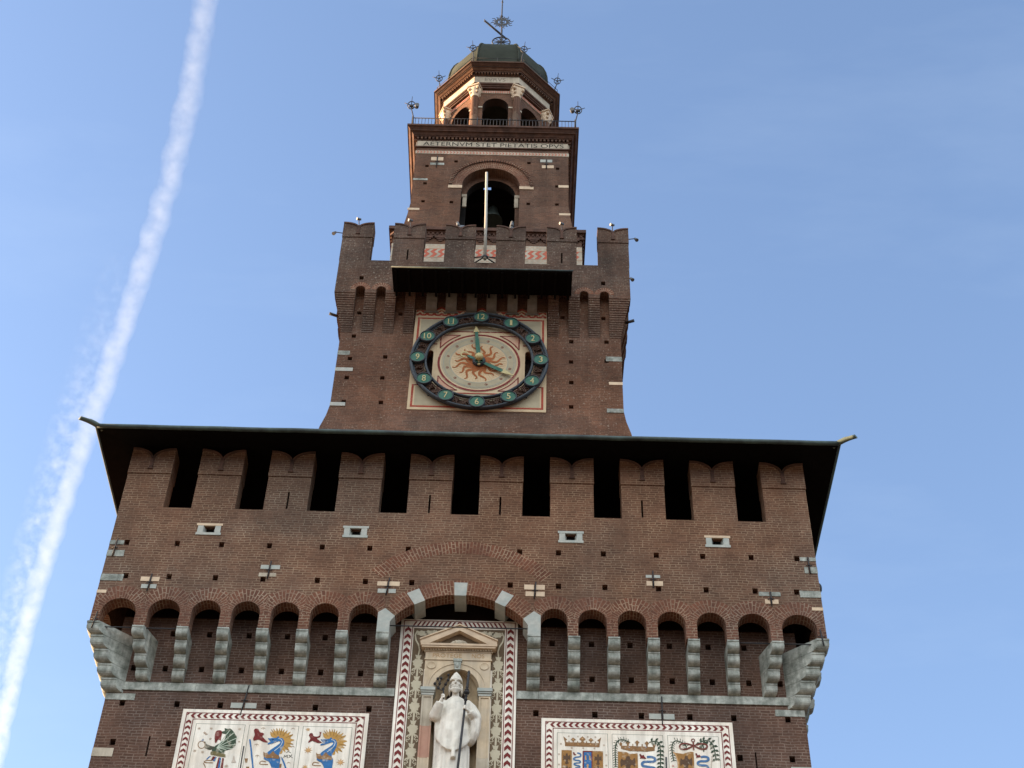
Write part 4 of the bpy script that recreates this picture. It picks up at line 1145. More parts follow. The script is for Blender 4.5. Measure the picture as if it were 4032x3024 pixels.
def motif(xc, zt, y):
    lf.flat([(xc+a, zt+b) for a, b in ((-.085, 0), (-.03, -.02), (0, .0), (.03, -.02), (.085, 0), (.05, -.13), (-.05, -.13))], [], y)
    bulb = [(xc+(.145+.016*cos(9*t))*cos(t)*(1 if sin(t) > 0 else .85), zt-.27+(.14+.014*cos(9*t))*sin(t)*(1 if sin(t) > 0 else 1.2)) for t in [2*pi*i/36 for i in range(36)]]
    lf.flat(bulb, [], y-.001)
    lf.stroke([(xc, zt-.42), (xc+.004, zt-.56), (xc, zt-.70)], .05, y)
    for s in (-1, 1):
        lf.stroke([(xc+s*.02, zt-.40), (xc+s*.07, zt-.45), (xc+s*.125, zt-.48), (xc+s*.145, zt-.53)], .04, y-.002)
        lf.stroke([(xc+s*a, zt-b) for a, b in ((.03, .44), (.09, .53), (.06, .58), (.10, .61), (.145, .585), (.15, .63), (.11, .67))], .026, y-.003)
    lf.stroke([(xc-.06, zt-.24), (xc, zt-.30), (xc+.06, zt-.24)], .012, y+.0005)
for xc in (-1.058, 1.122):
    for k in range(8): motif(xc, 27.46-k*.70, yb-.004)
    s = -1 if xc < 0 else 1
    lf.stroke([(xc, 27.46), (xc-s*.02, 27.62), (xc+s*.02, 27.8), (xc+s*.10, 27.95), (xc+s*.13, 28.12), (xc+s*.08, 28.26), (xc+s*.02, 28.22)], .04, yb-.004)
    for a, b, r in ((-.06, 28.18, .11), (-.24, 28.22, .08), (-.40, 28.25, .06)):
        lf.flat([(xc+s*a+(r+.014*cos(7*t))*cos(t)*1.3, b+(r*.8+.01*cos(7*t))*sin(t)) for t in [2*pi*i/28 for i in range(28)]], [], yb-.006)
    lf.stroke([(xc-s*.05, 28.16), (xc-s*.3, 28.2), (xc-s*.55, 28.27), (xc-s*.68, 28.2), (xc-s*.60, 28.13)], .03, yb-.005)
P(lf, 'leaf_candelabra', orn)

nic = thing('stone_niche', 'warm pale marble niche with pediment, pilasters and shell head', 'niche', (.03, -.1, 22.3))
NX = .03
nb = MB('marble_warm', 'marble_pale', 'brick_dark')
nb.slab(rect(-.86, .92, 26.322, 27.25), [], -.12, -.035, 0) if False else None
# spandrel plate with the arched opening
oo = [(-.86, 26.32), (-.57, 26.32)]+arc(NX, 26.32, .60, .63, 180, 0, 24)[1:-1]+[(.63, 26.32), (.92, 26.32), (.92, 27.24), (-.86, 27.24)]
nb.slab(oo, [], -.11, .0, 0)
spandrel = P(nb, 'spandrel', nic)
nr = MB('niche_stone', 'niche_stone')          # recess with shell
rows = []
for z in (22.0, 23, 24, 25, 26.0, 26.33):
    rows.append([(NX-.62*cos(pi*k/16), -.02+.36*sin(pi*k/16), z) for k in range(17)])
nr.grid(rows, 0, False, False, True)
rows = []
for i in range(9):
    a = pi/2*i/8; rr = []
    for k in range(33):
        t = pi*k/32; fl = 1-.10*abs(sin(t*7))*min(1, a*2.5)*cos(a*.6)
        rr.append((NX-.62*cos(t)*cos(a)*fl, -.02+.36*sin(t)*cos(a)*fl, 26.33+.64*sin(a)*fl))
    rows.append(rr)
nr.grid(rows, 1, False, False, True)
nr.add([(-.62, -.1, 22.6), (.68, -.1, 22.6), (.68, .6, 22.6), (-.62, .6, 22.6)], 0)
P(nr, 'recess', nic)
am = MB('marble_warm', 'marble_pale')
for r0_, r1_, y in ((.605, .64, -.135), (.64, .76, -.128), (.76, .80, -.145)):
    rows = []
    for j in range(33):
        t = pi*j/32; rows.append([(NX+r*cos(t), yy, 26.32+r*1.04*sin(t)) for r, yy in ((r0_, -.10), (r0_, y), (r1_, y), (r1_, -.10))])
    am.grid(rows, 0, False, False, False)
P(am, 'archivolt', nic)
for x in (-.68, .75):
    m = MB('marble_warm'); m.T = lambda p, x=x: Vector((x+p.x, -.11-p.z, 27.07+p.y)); m.lathe((0, 0, 0), [(.125, 0), (.125, .014), (.108, .02), (.10, .012), (.0001, .012)], 0, 24); m.T = None; P(m, 'roundel', nic)
m = MB('serizzo'); m.slab([(NX-.075, 26.9), (NX+.065, 26.9), (NX+.10, 27.20), (NX-.11, 27.20)], [], -.20, -.1); m.box(NX-.12, NX+.11, -.215, -.1, 27.16, 27.24)
m.ball((NX-.005, -.20, 27.03), .05, .04, .09); P(m, 'keystone', nic)
for x0, x1 in ((-.875, -.58), (.64, .945)):
    s = -1 if x0 < 0 else 1
    secs = [(25.14, 26.09, 'marble_pale'), (24.18, 25.138, 'marble_pink'), (22.3, 24.178, 'marble_warm')] if s < 0 else [(22.3, 24.2, 'marble_pale'), (24.202, 26.09, 'marble_warm')]
    for z0, z1, mt in secs:
        m = MB(mt); m.box(x0, x1, -.12, .1, z0, z1)
        m.box(x0, x0+.045, -.145, -.12, z0, z1, 0, 'k'); m.box(x1-.045, x1, -.145, -.12, z0, z1, 0, 'k')
        if z1 > 26: m.box(x0+.045, x1-.045, -.145, -.12, z1-.05, z1, 0, 'k')
        P(m, 'pilaster', nic)
    m = MB('serizzo_light'); m.box(x0-.02, x1+.02, -.16, .1, 26.09, 26.16); m.box(x0-.035, x1+.035, -.185, .1, 26.165, 26.21); m.box(x0-.05, x1+.05, -.21, .1, 26.215, 26.315); P(m, 'impost', nic)
en = MB('marble_warm'); en.box(-.88, .95, -.135, .0, 27.245, 27.29); en.box(-.86, .93, -.125, .0, 27.292, 27.50)
en.box(-.90, .97, -.15, 0, 27.502, 27.53)
for i in range(26):
    x = -.9+1.86*(i+.5)/26; en.box(x-.022, x+.022, -.19, -.1, 27.535, 27.575)
frz = P(en, 'entablature', nic)
text_part('inscription', 'PROTEGE', -.66, .13, 27.33, 27.46, -.126, 'letter_ochre', nic)
text_part('inscription', 'NOS', .40, .74, 27.33, 27.46, -.126, 'letter_ochre', nic)
pd = MB('marble_cream', 'marble_pale', 'sgraffito_brown'); yq = -.27
pd.box(-.97, 1.04, yq+.02, 0, 27.58, 27.63); pd.box(-1.0, 1.08, yq, 0, 27.632, 27.70)
for s in (-1, 1):
    xe = NX+s*1.045
    pd.slab([(xe, 27.702), (xe, 27.80), (NX+.005, 28.30), (NX+.005, 28.14), (NX+s*.78, 27.704)], [], yq, 0) if s < 0 else pd.slab([(NX+s*.78, 27.704), (NX+.006, 28.14), (NX+.006, 28.30), (xe, 27.80), (xe, 27.702)], [], yq, 0)
    pd.slab([(xe+s*.02, 27.79), (xe+s*.02, 27.83), (NX+.005, 28.345), (NX+.005, 28.302)][::s], [], yq-.035, 0)
pd.flat([(-.76, 27.70), (.82, 27.70), (NX, 28.15)], [], -.10, 2)
for i in range(9):
    a = pi*i/8; pd.ball((NX+.20*cos(a), -.12, 27.74+.13*sin(a)), .07, .04, .05, 1, 8)
pd.ball((NX, -.13, 27.80), .11, .05, .09, 1)
for s in (-1, 1): pd.ball((NX+s*.33, -.12, 27.74), .1, .04, .035, 1, 8)
P(pd, 'pediment', nic)
m = MB('marble_warm'); m.box(-.55, .60, -.38, .45, 22.45, 22.70); m.box(-.60, .65, -.42, .45, 22.25, 22.448); P(m, 'plinth', nic)

# ================================================================== the marble bishop
st = thing('bishop_statue', 'white marble bishop statue with mitre and beard standing in the stone niche', 'statue', (.03, -.05, 22.7))
def remeshed(mb, name, parent, voxel, smooth=4):
    o = mb.build(name); md = o.modifiers.new('r', 'REMESH'); md.mode = 'VOXEL'; md.voxel_size = voxel; md.use_smooth_shade = True
    sm = o.modifiers.new('s', 'SMOOTH'); sm.iterations = smooth; sm.factor = .5
    bpy.context.view_layer.update()
    me = bpy.data.meshes.new_from_object(o.evaluated_get(bpy.context.evaluated_depsgraph_get()))
    bpy.data.objects.remove(o); me.name = name
    for p in me.polygons: p.use_smooth = True; p.material_index = 0
    me.materials.clear(); me.materials.append(mb.mats[0])
    off = Vector((0, 0, 0)); root = parent
    while root is not None: off += root.location; root = root.parent
    me.transform(Matrix.Translation(-off))
    n = bpy.data.objects.new(name, me); COL.objects.link(n); n.parent = parent
    return n
sb_ = MB('statue')
def loft(mb, rings, fold, hem=None, N=72):
    rows = []
    for z, cx, cy, rx, ry in rings:
        row = []
        for k in range(N):
            t = 2*pi*k/N; f = fold(t, z); zz = z if hem is None else hem(t, z)
            row.append((cx+rx*f*cos(t), cy+ry*f*sin(t), zz))
        rows.append(row)
    mb.grid(rows[::-1] if rows[0][0][2] > rows[-1][0][2] else rows)
front = lambda t: max(0, -sin(t))
def hem(t, z):
    if z > 25.2: return z
    k = (25.2-z)/.9
    return z+k*(.38-.74*front(t)**1.4)
def cfold(t, z):
    v = .012*sin(5*t+z*9)+.014*sin(9*t-z*4)
    # hanging swags: V folds down the front
    sw = (.11*abs(sin((z-25.2)*8+4.2*abs(cos(t+.25))))-.05)*front(t)
    return 1+v*(26.1-z)*.8+(sw if 24.4 < z < 25.75 else 0)
loft(sb_, [(26.10, .02, -.04, .11, .11), (26.02, .03, -.03, .22, .16), (25.92, .03, -.03, .32, .21), (25.75, .03, -.05, .385, .25), (25.55, .03, -.06, .40, .28), (25.35, .02, -.07, .41, .30), (25.15, .02, -.08, .425, .315), (24.95, .02, -.09, .445, .33), (24.75, .03, -.09, .47, .34), (24.58, .03, -.09, .485, .345), (24.50, .03, -.09, .47, .335)], cfold, hem)
loft(sb_, [(24.9, .03, -.05, .38, .27), (24.4, .03, -.05, .41, .285), (23.9, .02, -.04, .43, .295), (23.4, .02, -.04, .455, .31), (22.95, .02, -.04, .48, .33), (22.72, .02, -.04, .49, .34)], lambda t, z: 1+.10*abs(sin(8*t+.5*sin(z*2)))-.05+.025*sin(5*t+1+z*.6))
# arms
sb_.tube([(-.24, -.03, 25.90), (-.38, -.08, 25.72), (-.485, -.16, 25.48), (-.50, -.22, 25.36)], [.14, .155, .155, .145], 0, 14)
sb_.ball((-.50, -.22, 25.36), .145, .15, .135)
sb_.tube([(-.50, -.22, 25.38), (-.42, -.34, 25.55), (-.36, -.42, 25.68)], [.15, .135, .11], 0, 14)
sb_.tube([(-.37, -.40, 25.66), (-.31, -.455, 25.77)], [.055, .05], 0, 10)
sb_.ball((-.295, -.465, 25.80), .058, .045, .065)
for i, (dx, dz) in enumerate(((-.045, .035), (-.02, .05), (.008, .052), (.034, .04))):
    L = (.05, .062, .058, .045)[i]
    sb_.tube([(-.295+dx, -.475, 25.80+dz), (-.29+dx, -.515, 25.80+dz+L*.5), (-.282+dx, -.52, 25.80+dz-.005), (-.28+dx, -.49, 25.785+dz)], [.017, .017, .015, .013], 0, 8)
sb_.tube([(-.33, -.48, 25.77), (-.27, -.52, 25.775), (-.245, -.525, 25.80)], [.019, .017, .014], 0, 8)
sb_.tube([(.31, -.03, 25.90), (.46, -.08, 25.70), (.57, -.14, 25.46), (.60, -.2, 25.34)], [.14, .15, .15, .14], 0, 14)
sb_.ball((.60, -.2, 25.33), .14, .15, .13)
sb_.tube([(.60, -.20, 25.34), (.50, -.34, 25.36), (.42, -.42, 25.40)], [.14, .12, .095], 0, 14)
sb_.tube([(.43, -.41, 25.40), (.35, -.455, 25.44)], [.055, .05], 0, 10)
sb_.ball((.315, -.465, 25.465), .065, .045, .06)
SX = lambda z: .19+(z-23.6)*(.355-.19)/(26.6-23.6)
for i in range(4):                          # four fingers closed round the staff, thumb on the near side
    z = 25.515-.032*i; L = (.10, .11, .105, .085)[i]; c = SX(z)
    sb_.tube([(.34, -.48, z), (.30, -.535, z+.004), (c+.02, -.565, z), (c-.035, -.545, z-.006), (c-.045, -.505, z-.010)], [.018, .018, .017, .016, .013], 0, 8)
sb_.tube([(.33, -.455, 25.50), (.27, -.47, 25.555), (.235, -.50, 25.565)], [.02, .018, .014], 0, 8)
loft(sb_, [(25.35, .575, -.19, .15, .16), (25.1, .585, -.19, .135, .17), (24.85, .56, -.18, .12, .17), (24.66, .51, -.15, .09, .14), (24.58, .47, -.12, .05, .09)], lambda t, z: 1+.10*sin(7*t+z*5), None, 40)
loft(sb_, [(25.35, -.42, -.08, .09, .12), (24.9, -.41, -.04, .08, .13), (24.2, -.42, .02, .07, .12), (22.9, -.44, .05, .07, .12)], lambda t, z: 1+.08*sin(5*t), None, 30)
# stole end and shoes
sb_.tube([(.05, -.405, 24.30), (.055, -.41, 24.16), (.055, -.40, 24.02)], [.045, .06, .075], 0, 10)
for s in (-1, 1): sb_.ball((.03+s*.18, -.36, 22.76), .085, .16, .06)
# neck and head
sb_.tube([(.02, -.05, 25.98), (.015, -.12, 26.25)], [.10, .095], 0, 14)
sb_.ball((.01, -.15, 26.40), .142, .155, .185)
sb_.ball((.01, -.205, 26.27), .115, .11, .10)
sb_.tube([(.01, -.30, 26.48), (.01, -.355, 26.375)], [.016, .03], 0, 8); sb_.ball((.01, -.345, 26.37), .034, .03, .022)
for s in (-1, 1):
    sb_.ball((.01+s*.058, -.305, 26.485), .055, .03, .016); sb_.ball((.01+s*.056, -.275, 26.43), .024, .018, .014); sb_.ball((.01+s*.075, -.25, 26.375), .045, .04, .04)
    sb_.ball((.01+s*.142, -.14, 26.40), .02, .035, .05)
body = remeshed(sb_, 'body', st, .0165, 3)
hb_ = MB('statue')
hb_.ball((.01, -.285, 26.285), .075, .035, .02)
for i in range(16):
    a = -1+2*i/15; hb_.tube([(.01+a*.125, -.245+.10*a*a, 26.30), (.01+a*.12, -.29+.10*a*a, 26.21+.03*a*a), (.01+a*.07, -.265+.06*a*a, 26.10+.07*a*a)], [.028, .034, .016], 0, 7)
for s in (-1, 1): hb_.tube([(.01, -.305, 26.32), (.01+s*.06, -.29, 26.295), (.01+s*.075, -.27, 26.24)], [.018, .018, .012], 0, 7)
for s in (-1, 1):
    for i in range(5): hb_.tube([(.01+s*.14, -.12+.04*i, 26.48), (.01+s*.165, -.12+.04*i, 26.34), (.01+s*.15, -.10+.04*i, 26.20)], [.03, .035, .02], 0, 7)
remeshed(hb_, 'beard_and_hair', st, .012, 2)
mt_ = MB('statue')
rows = []
for i in range(9):
    t = i/8; z = 26.49+.35*t
    rx = .174*(1-t**1.9)+.004; ry = .172*(1-.6*t)*(1-t**3)+.004
    rows.append([(.01+rx*cos(2*pi*k/28), -.14-.02*t+ry*sin(2*pi*k/28), z) for k in range(28)])
mt_.grid(rows)
torus_rows = []
mt_.grid([[(.01+(.17+.014*cos(2*pi*k/8))*cos(2*pi*j/36), -.14+(.17+.014*cos(2*pi*k/8))*sin(2*pi*j/36), 26.515+.022*sin(2*pi*k/8)) for k in range(8)] for j in range(37)], 0, True, False)
P(mt_, 'mitre', st)
cro = MB('iron')
pt = lambda z: (SX(z), -.50, z)
cro.tube([pt(22.75), pt(24), pt(25.6)], [.032, .032, .030], 0, 10)
cro.tube([pt(25.6), pt(25.85)], .028, 0, 10)
for z, r in ((25.72, .05), (25.84, .045), (25.95, .085), (26.03, .06)): cro.ball(pt(z), r, r, r*.7)
n = 9
cro.tube([pt(26.05+.55*i/n) for i in range(n+1)], [.03+.012*(i % 2) for i in range(n+1)], 0, 8)
cro.ball(pt(26.62), .03)
tag(cro.build('staff'), 'tall dark metal staff with knobs held in the hand of the marble bishop', 'staff')
scg = MB('iron')
hnd = (-.28, -.49, 25.82); balls = [(-.48, 26.58), (-.39, 26.60), (-.42, 26.43), (-.55, 26.42), (-.26, 26.41), (-.20, 26.71), (-.20, 26.55), (-.45, 26.28), (-.32, 26.26)]
scg.tube([(-.27, -.5, 25.74), (-.29, -.46, 25.95), (-.30, -.36, 26.1)], .018, 0, 6)
for x, z in balls:
    y = -.19; scg.ball((x, y, z), .042, seg=8)
for a, b in ((0, 2), (1, 2), (2, 7), (3, 7), (5, 6), (6, 4), (4, 8)):
    (xa, za), (xb, zb2) = balls[a], balls[b]; scg.tube([(xa, -.19, za), (xb, -.19, zb2)], .014, 0, 5)
scg.tube([(-.45, -.19, 26.28), (-.38, -.25, 26.18), (-.30, -.36, 26.1)], .014, 0, 5); scg.tube([(-.32, -.19, 26.26), (-.30, -.36, 26.1)], .014, 0, 5)
tag(scg.build('scourge'), 'small dark scourge of rods ending in balls beside the head of the marble bishop', 'scourge')

# ================================================================== painted heraldic panels
ART = [
('L1','p','green',1,[(-6.134,24.415),(-6.022,24.511),(-5.913,24.593),(-5.888,24.782),(-5.998,24.794),(-6.034,24.856),(-5.937,24.883),(-5.977,24.968),(-5.878,24.94),(-5.821,24.965),(-5.727,24.881),(-5.682,24.803),(-5.6,24.704),(-5.621,24.617),(-5.592,24.462),(-5.676,24.351),(-5.814,24.292),(-5.866,24.283),(-5.857,24.175),(-5.987,24.202),(-6.08,24.2),(-6.192,24.227),(-6.193,24.32)],0),
('L1','p','darkolive',1,[(-6.419,24.562),(-6.364,24.47),(-6.247,24.411),(-6.138,24.399),(-6.153,24.321),(-6.254,24.287),(-6.34,24.323),(-6.4,24.36),(-6.372,24.439),(-6.431,24.515)],0),
('L1','p','maroon',2,[(-6.146,24.884),(-6.053,24.895),(-6.005,24.841),(-6.012,24.668),(-6.009,24.559),(-6.052,24.62),(-6.089,24.603),(-6.114,24.501),(-6.148,24.508),(-6.191,24.694),(-6.186,24.836)],0),
('L1','s','brown',1,[(-6.396,24.446),(-6.396,24.409),(-6.406,24.376),(-6.426,24.351),(-6.454,24.337),(-6.485,24.336),(-6.517,24.348),(-6.545,24.372),(-6.566,24.404),(-6.578,24.441),(-6.578,24.478),(-6.568,24.511),(-6.547,24.536),(-6.52,24.55),(-6.488,24.551),(-6.457,24.539),(-6.429,24.515),(-6.408,24.483),(-6.396,24.446)],0.018),
('L1','p','greyblue',1,[(-6.477,24.631),(-6.443,24.585),(-6.49,24.544),(-6.518,24.551)],0),
('L1','s','palegreen',2,[(-6.078,24.354),(-5.954,24.642),(-5.824,24.894)],0.018),
('L1','s','palegreen',2,[(-6.078,24.354),(-5.886,24.616),(-5.688,24.843)],0.018),
('L1','s','palegreen',2,[(-6.078,24.354),(-5.84,24.532),(-5.596,24.673)],0.018),
('L1','s','palegreen',2,[(-6.078,24.354),(-5.842,24.434),(-5.601,24.477)],0.018),
('L1','s','palegreen',2,[(-6.078,24.354),(-5.886,24.367),(-5.688,24.343)],0.018),
('L1','s','palegreen',2,[(-6.078,24.354),(-5.949,24.346),(-5.815,24.3)],0.018),
('L1','s','palegreen',2,[(-6.078,24.354),(-6.012,24.321),(-5.941,24.25)],0.018),
('L1','p','olive',2,[(-6.221,24.242),(-6.117,24.26),(-5.976,24.218),(-5.822,24.169),(-5.816,24.084),(-5.987,24.11),(-6.207,24.157)],0),
('L1','p','blue',1,[(-6.228,24.118),(-6.187,24.112),(-6.264,24.01),(-6.303,24.009)],0),
('L1','p','maroon',1,[(-6.139,24.106),(-6.064,24.092),(-6.12,23.983),(-6.169,23.997)],0),
('L1','p','blue',1,[(-6.057,24.093),(-6.036,24.086),(-6.069,23.954),(-6.119,23.976)],0),
('L1','p','maroon',1,[(-5.988,24.079),(-5.954,24.073),(-5.962,23.608),(-6.028,23.606)],0),
('L1','p','blue',1,[(-5.954,24.073),(-5.92,24.066),(-5.909,23.61),(-5.962,23.608)],0),
('L1','p','maroon',1,[(-5.887,24.067),(-5.845,24.053),(-5.817,23.612),(-5.896,23.61)],0),
('L1','s','brown',1,[(-6.103,23.915),(-6.355,23.915),(-6.3,23.986),(-6.14,23.983)],0.022),
('L1','s','brown',1,[(-6.353,23.9),(-6.283,23.796),(-6.276,23.674)],0.02),
('L1','*','palebrown',1,[(-6.627,24.933)],0.05),
('L1','*','palebrown',1,[(-6.311,24.943)],0.047),
('L1','*','palebrown',1,[(-5.568,24.949)],0.053),
('L1','*','palebrown',1,[(-6.288,24.629)],0.042),
('L1','*','palebrown',1,[(-5.526,24.565)],0.036),
('L1','*','palebrown',1,[(-6.631,24.261)],0.05),
('L1','*','palebrown',1,[(-6.425,24.228)],0.05),
('L1','*','palebrown',1,[(-5.751,23.826)],0.063),
('L1','p','palebrown',1,[(-6.506,24.811),(-6.464,24.843),(-6.415,24.79),(-6.364,24.768),(-6.421,24.742)],0),
('L1','p','palegrey',1,[(-5.611,24.136),(-5.591,24.137),(-5.562,24.03),(-5.515,23.94),(-5.641,23.936),(-5.615,24.029)],0),
('L1','s','iron',1,[(-5.387,24.437),(-5.387,24.112),(-5.383,23.625)],0.03),
('L3','p','gold',1,[(-3.348,24.731),(-3.395,24.919),(-3.302,24.84),(-3.383,24.998),(-3.279,24.873),(-3.325,25.019),(-3.229,24.889),(-3.233,25.047),(-3.172,24.898),(-3.151,25.044),(-3.123,24.897),(-3.084,25.046),(-3.077,24.886),(-3.013,25.009),(-3.026,24.861),(-2.928,24.972),(-2.968,24.834),(-2.836,24.927),(-2.91,24.795),(-2.754,24.851),(-2.866,24.708),(-2.702,24.664),(-2.854,24.6),(-2.716,24.523),(-2.869,24.528),(-2.748,24.445),(-2.899,24.457),(-2.809,24.311),(-2.955,24.398),(-2.918,24.265),(-3.017,24.378),(-2.997,24.252),(-3.081,24.226),(-3.05,24.382),(-2.994,24.492),(-3.007,24.616),(-3.068,24.692),(-3.164,24.705)],0),
('L3','s','darkgold',2,[(-3.246,24.785),(-3.358,24.959)],0.012),
('L3','s','darkgold',2,[(-3.178,24.807),(-3.223,25.003)],0.012),
('L3','s','darkgold',2,[(-3.111,24.807),(-3.089,25.003)],0.012),
('L3','s','darkgold',2,[(-3.041,24.774),(-2.949,24.936)],0.012),
('L3','s','darkgold',2,[(-2.963,24.719),(-2.792,24.827)],0.012),
('L3','s','darkgold',2,[(-2.946,24.572),(-2.758,24.532)],0.012),
('L3','s','darkgold',2,[(-2.987,24.477),(-2.841,24.341)],0.012),
('L3','s','darkgold',2,[(-3.072,24.45),(-3.01,24.288)],0.012),
('L3','p','blue',2,[(-3.439,24.705),(-3.37,24.684),(-3.338,24.7),(-3.204,24.704),(-3.157,24.776),(-3.123,24.706),(-3.043,24.709),(-2.987,24.617),(-2.987,24.492),(-3.045,24.335),(-3.099,24.21),(-3.033,24.089),(-3.042,23.853),(-3.039,23.693),(-3.204,23.689),(-3.247,23.847),(-3.282,23.929),(-3.33,24.004),(-3.428,24.047),(-3.473,24.092),(-3.418,24.201),(-3.386,24.279),(-3.29,24.375),(-3.154,24.487),(-3.082,24.567),(-3.094,24.614),(-3.154,24.612),(-3.171,24.583),(-3.199,24.598),(-3.215,24.555),(-3.251,24.578),(-3.267,24.535),(-3.302,24.553),(-3.318,24.513),(-3.354,24.536),(-3.371,24.504),(-3.426,24.518),(-3.391,24.566),(-3.339,24.583),(-3.371,24.629)],0),
('L3','p','brown',3,[(-3.503,24.306),(-3.456,24.246),(-3.384,24.256),(-3.35,24.188),(-3.302,24.235),(-3.244,24.322),(-3.18,24.223),(-3.069,24.18),(-3.065,24.073),(-3.221,24.099),(-3.459,24.092)],0),
('L3','s','paleblue',3,[(-3.149,24.69),(-3.08,24.676),(-3.033,24.615),(-3.049,24.506),(-3.12,24.411),(-3.217,24.315)],0.018),
('L3','s','darkblue',3,[(-3.312,24.646),(-3.266,24.658)],0.03),
('L3','s','brown',1,[(-3.333,23.912),(-3.572,23.913),(-3.525,24.021),(-3.395,23.987)],0.022),
('L2','p','gold',1,[(-4.722,24.725),(-4.774,24.912),(-4.679,24.834),(-4.764,24.992),(-4.657,24.867),(-4.706,25.012),(-4.607,24.883),(-4.615,25.041),(-4.551,24.891),(-4.533,25.038),(-4.502,24.891),(-4.466,25.04),(-4.456,24.88),(-4.394,25.003),(-4.404,24.855),(-4.308,24.966),(-4.345,24.828),(-4.215,24.921),(-4.286,24.789),(-4.131,24.845),(-4.24,24.702),(-4.075,24.658),(-4.225,24.594),(-4.085,24.517),(-4.238,24.521),(-4.116,24.439),(-4.267,24.451),(-4.173,24.305),(-4.322,24.392),(-4.281,24.259),(-4.383,24.372),(-4.36,24.246),(-4.443,24.22),(-4.416,24.375),(-4.363,24.486),(-4.378,24.61),(-4.442,24.686),(-4.537,24.699)],0),
('L2','s','darkgold',2,[(-4.621,24.779),(-4.738,24.953)],0.012),
('L2','s','darkgold',2,[(-4.554,24.801),(-4.604,24.997)],0.012),
('L2','s','darkgold',2,[(-4.488,24.801),(-4.47,24.997)],0.012),
('L2','s','darkgold',2,[(-4.417,24.767),(-4.328,24.93)],0.012),
('L2','s','darkgold',2,[(-4.337,24.713),(-4.169,24.821)],0.012),
('L2','s','darkgold',2,[(-4.316,24.566),(-4.127,24.526)],0.012),
('L2','s','darkgold',2,[(-4.356,24.47),(-4.206,24.335)],0.012),
('L2','s','darkgold',2,[(-4.44,24.443),(-4.374,24.282)],0.012),
('L2','p','blue',2,[(-4.813,24.699),(-4.743,24.677),(-4.712,24.694),(-4.578,24.698),(-4.533,24.77),(-4.497,24.7),(-4.417,24.703),(-4.358,24.611),(-4.356,24.486),(-4.41,24.329),(-4.461,24.204),(-4.392,24.083),(-4.396,23.846),(-4.389,23.687),(-4.553,23.682),(-4.6,23.84),(-4.638,23.923),(-4.687,23.998),(-4.786,24.041),(-4.832,24.086),(-4.78,24.195),(-4.75,24.273),(-4.656,24.368),(-4.523,24.481),(-4.453,24.561),(-4.465,24.607),(-4.526,24.606),(-4.542,24.577),(-4.571,24.592),(-4.585,24.549),(-4.622,24.572),(-4.637,24.529),(-4.672,24.547),(-4.687,24.507),(-4.724,24.53),(-4.74,24.498),(-4.795,24.512),(-4.761,24.56),(-4.71,24.577),(-4.743,24.623)],0),
('L2','p','brown',3,[(-4.867,24.3),(-4.819,24.24),(-4.747,24.25),(-4.712,24.181),(-4.664,24.229),(-4.609,24.316),(-4.543,24.217),(-4.431,24.174),(-4.424,24.067),(-4.58,24.093),(-4.819,24.086)],0),
('L2','s','paleblue',3,[(-4.522,24.684),(-4.453,24.67),(-4.405,24.609),(-4.418,24.5),(-4.487,24.404),(-4.581,24.309)],0.018),
('L2','s','darkblue',3,[(-4.685,24.64),(-4.639,24.652)],0.03),
('L2','s','brown',1,[(-4.689,23.906),(-4.928,23.907),(-4.882,24.015),(-4.752,23.981)],0.022),
('L3','p','maroon',2,[(-3.746,24.798),(-3.721,24.877),(-3.654,24.879),(-3.616,24.778),(-3.514,24.773),(-3.464,24.806),(-3.464,24.869),(-3.484,24.932),(-3.447,24.901),(-3.424,24.941),(-3.44,24.838),(-3.439,24.768),(-3.49,24.735),(-3.542,24.725),(-3.425,24.635),(-3.373,24.59),(-3.473,24.579),(-3.571,24.615),(-3.642,24.652),(-3.727,24.571),(-3.744,24.61),(-3.688,24.705),(-3.714,24.76)],0),
('L3','*','tan',1,[(-3.787,24.986)],0.07),
('L3','*','tan',1,[(-3.71,24.362)],0.118),
('L3','*','tan',1,[(-2.841,24.026)],0.118),
('L3','*','tan',1,[(-3.738,23.855)],0.084),
('L2','p','maroon',2,[(-5.194,24.928),(-5.16,24.977),(-5.077,24.963),(-5.028,24.854),(-4.94,24.849),(-4.906,24.795),(-4.955,24.762),(-4.92,24.7),(-4.827,24.609),(-4.768,24.564),(-4.861,24.561),(-4.932,24.59),(-5.048,24.65),(-5.161,24.592),(-5.179,24.677),(-5.147,24.788),(-5.178,24.866)],0),
('L2','s','blue',1,[(-5.262,24.643),(-5.205,24.427),(-5.118,24.043),(-5.028,23.635)],0.04),
('L2','s','blue',1,[(-4.384,24.142),(-4.298,23.991),(-4.165,23.661)],0.04),
('L2','p','brown',1,[(-5.315,24.068),(-5.228,24.071),(-5.233,23.941),(-5.276,23.939)],0),
('L2','p','brown',1,[(-5.247,23.826),(-5.161,23.828),(-5.165,23.699),(-5.209,23.698)],0),
('L2','p','brown',1,[(-4.431,23.934),(-4.345,23.936),(-4.345,23.814),(-4.402,23.813)],0),
('L2','s','darkgrey',1,[(-4.314,24.113),(-4.3,24.214),(-4.269,24.13),(-4.234,24.223),(-4.221,24.116)],0.015),
('L2','s','darkgrey',1,[(-4.188,24.117),(-4.113,24.219)],0.015),
('L2','s','darkgrey',1,[(-4.199,24.209),(-4.088,24.12)],0.015),
('L2','s','darkgrey',1,[(-4.266,24.269),(-4.219,24.316),(-4.146,24.264)],0.013),
('L2','s','palebrown',1,[(-5.118,24.476),(-5.07,24.519),(-5.011,24.479)],0.013),
('L2','s','palebrown',1,[(-5.07,24.516),(-5.06,24.446)],0.012),
('L2','s','palebrown',1,[(-5.052,24.145),(-5.005,24.188),(-4.946,24.148)],0.013),
('L2','s','palebrown',1,[(-5.004,24.185),(-4.995,24.116)],0.012),
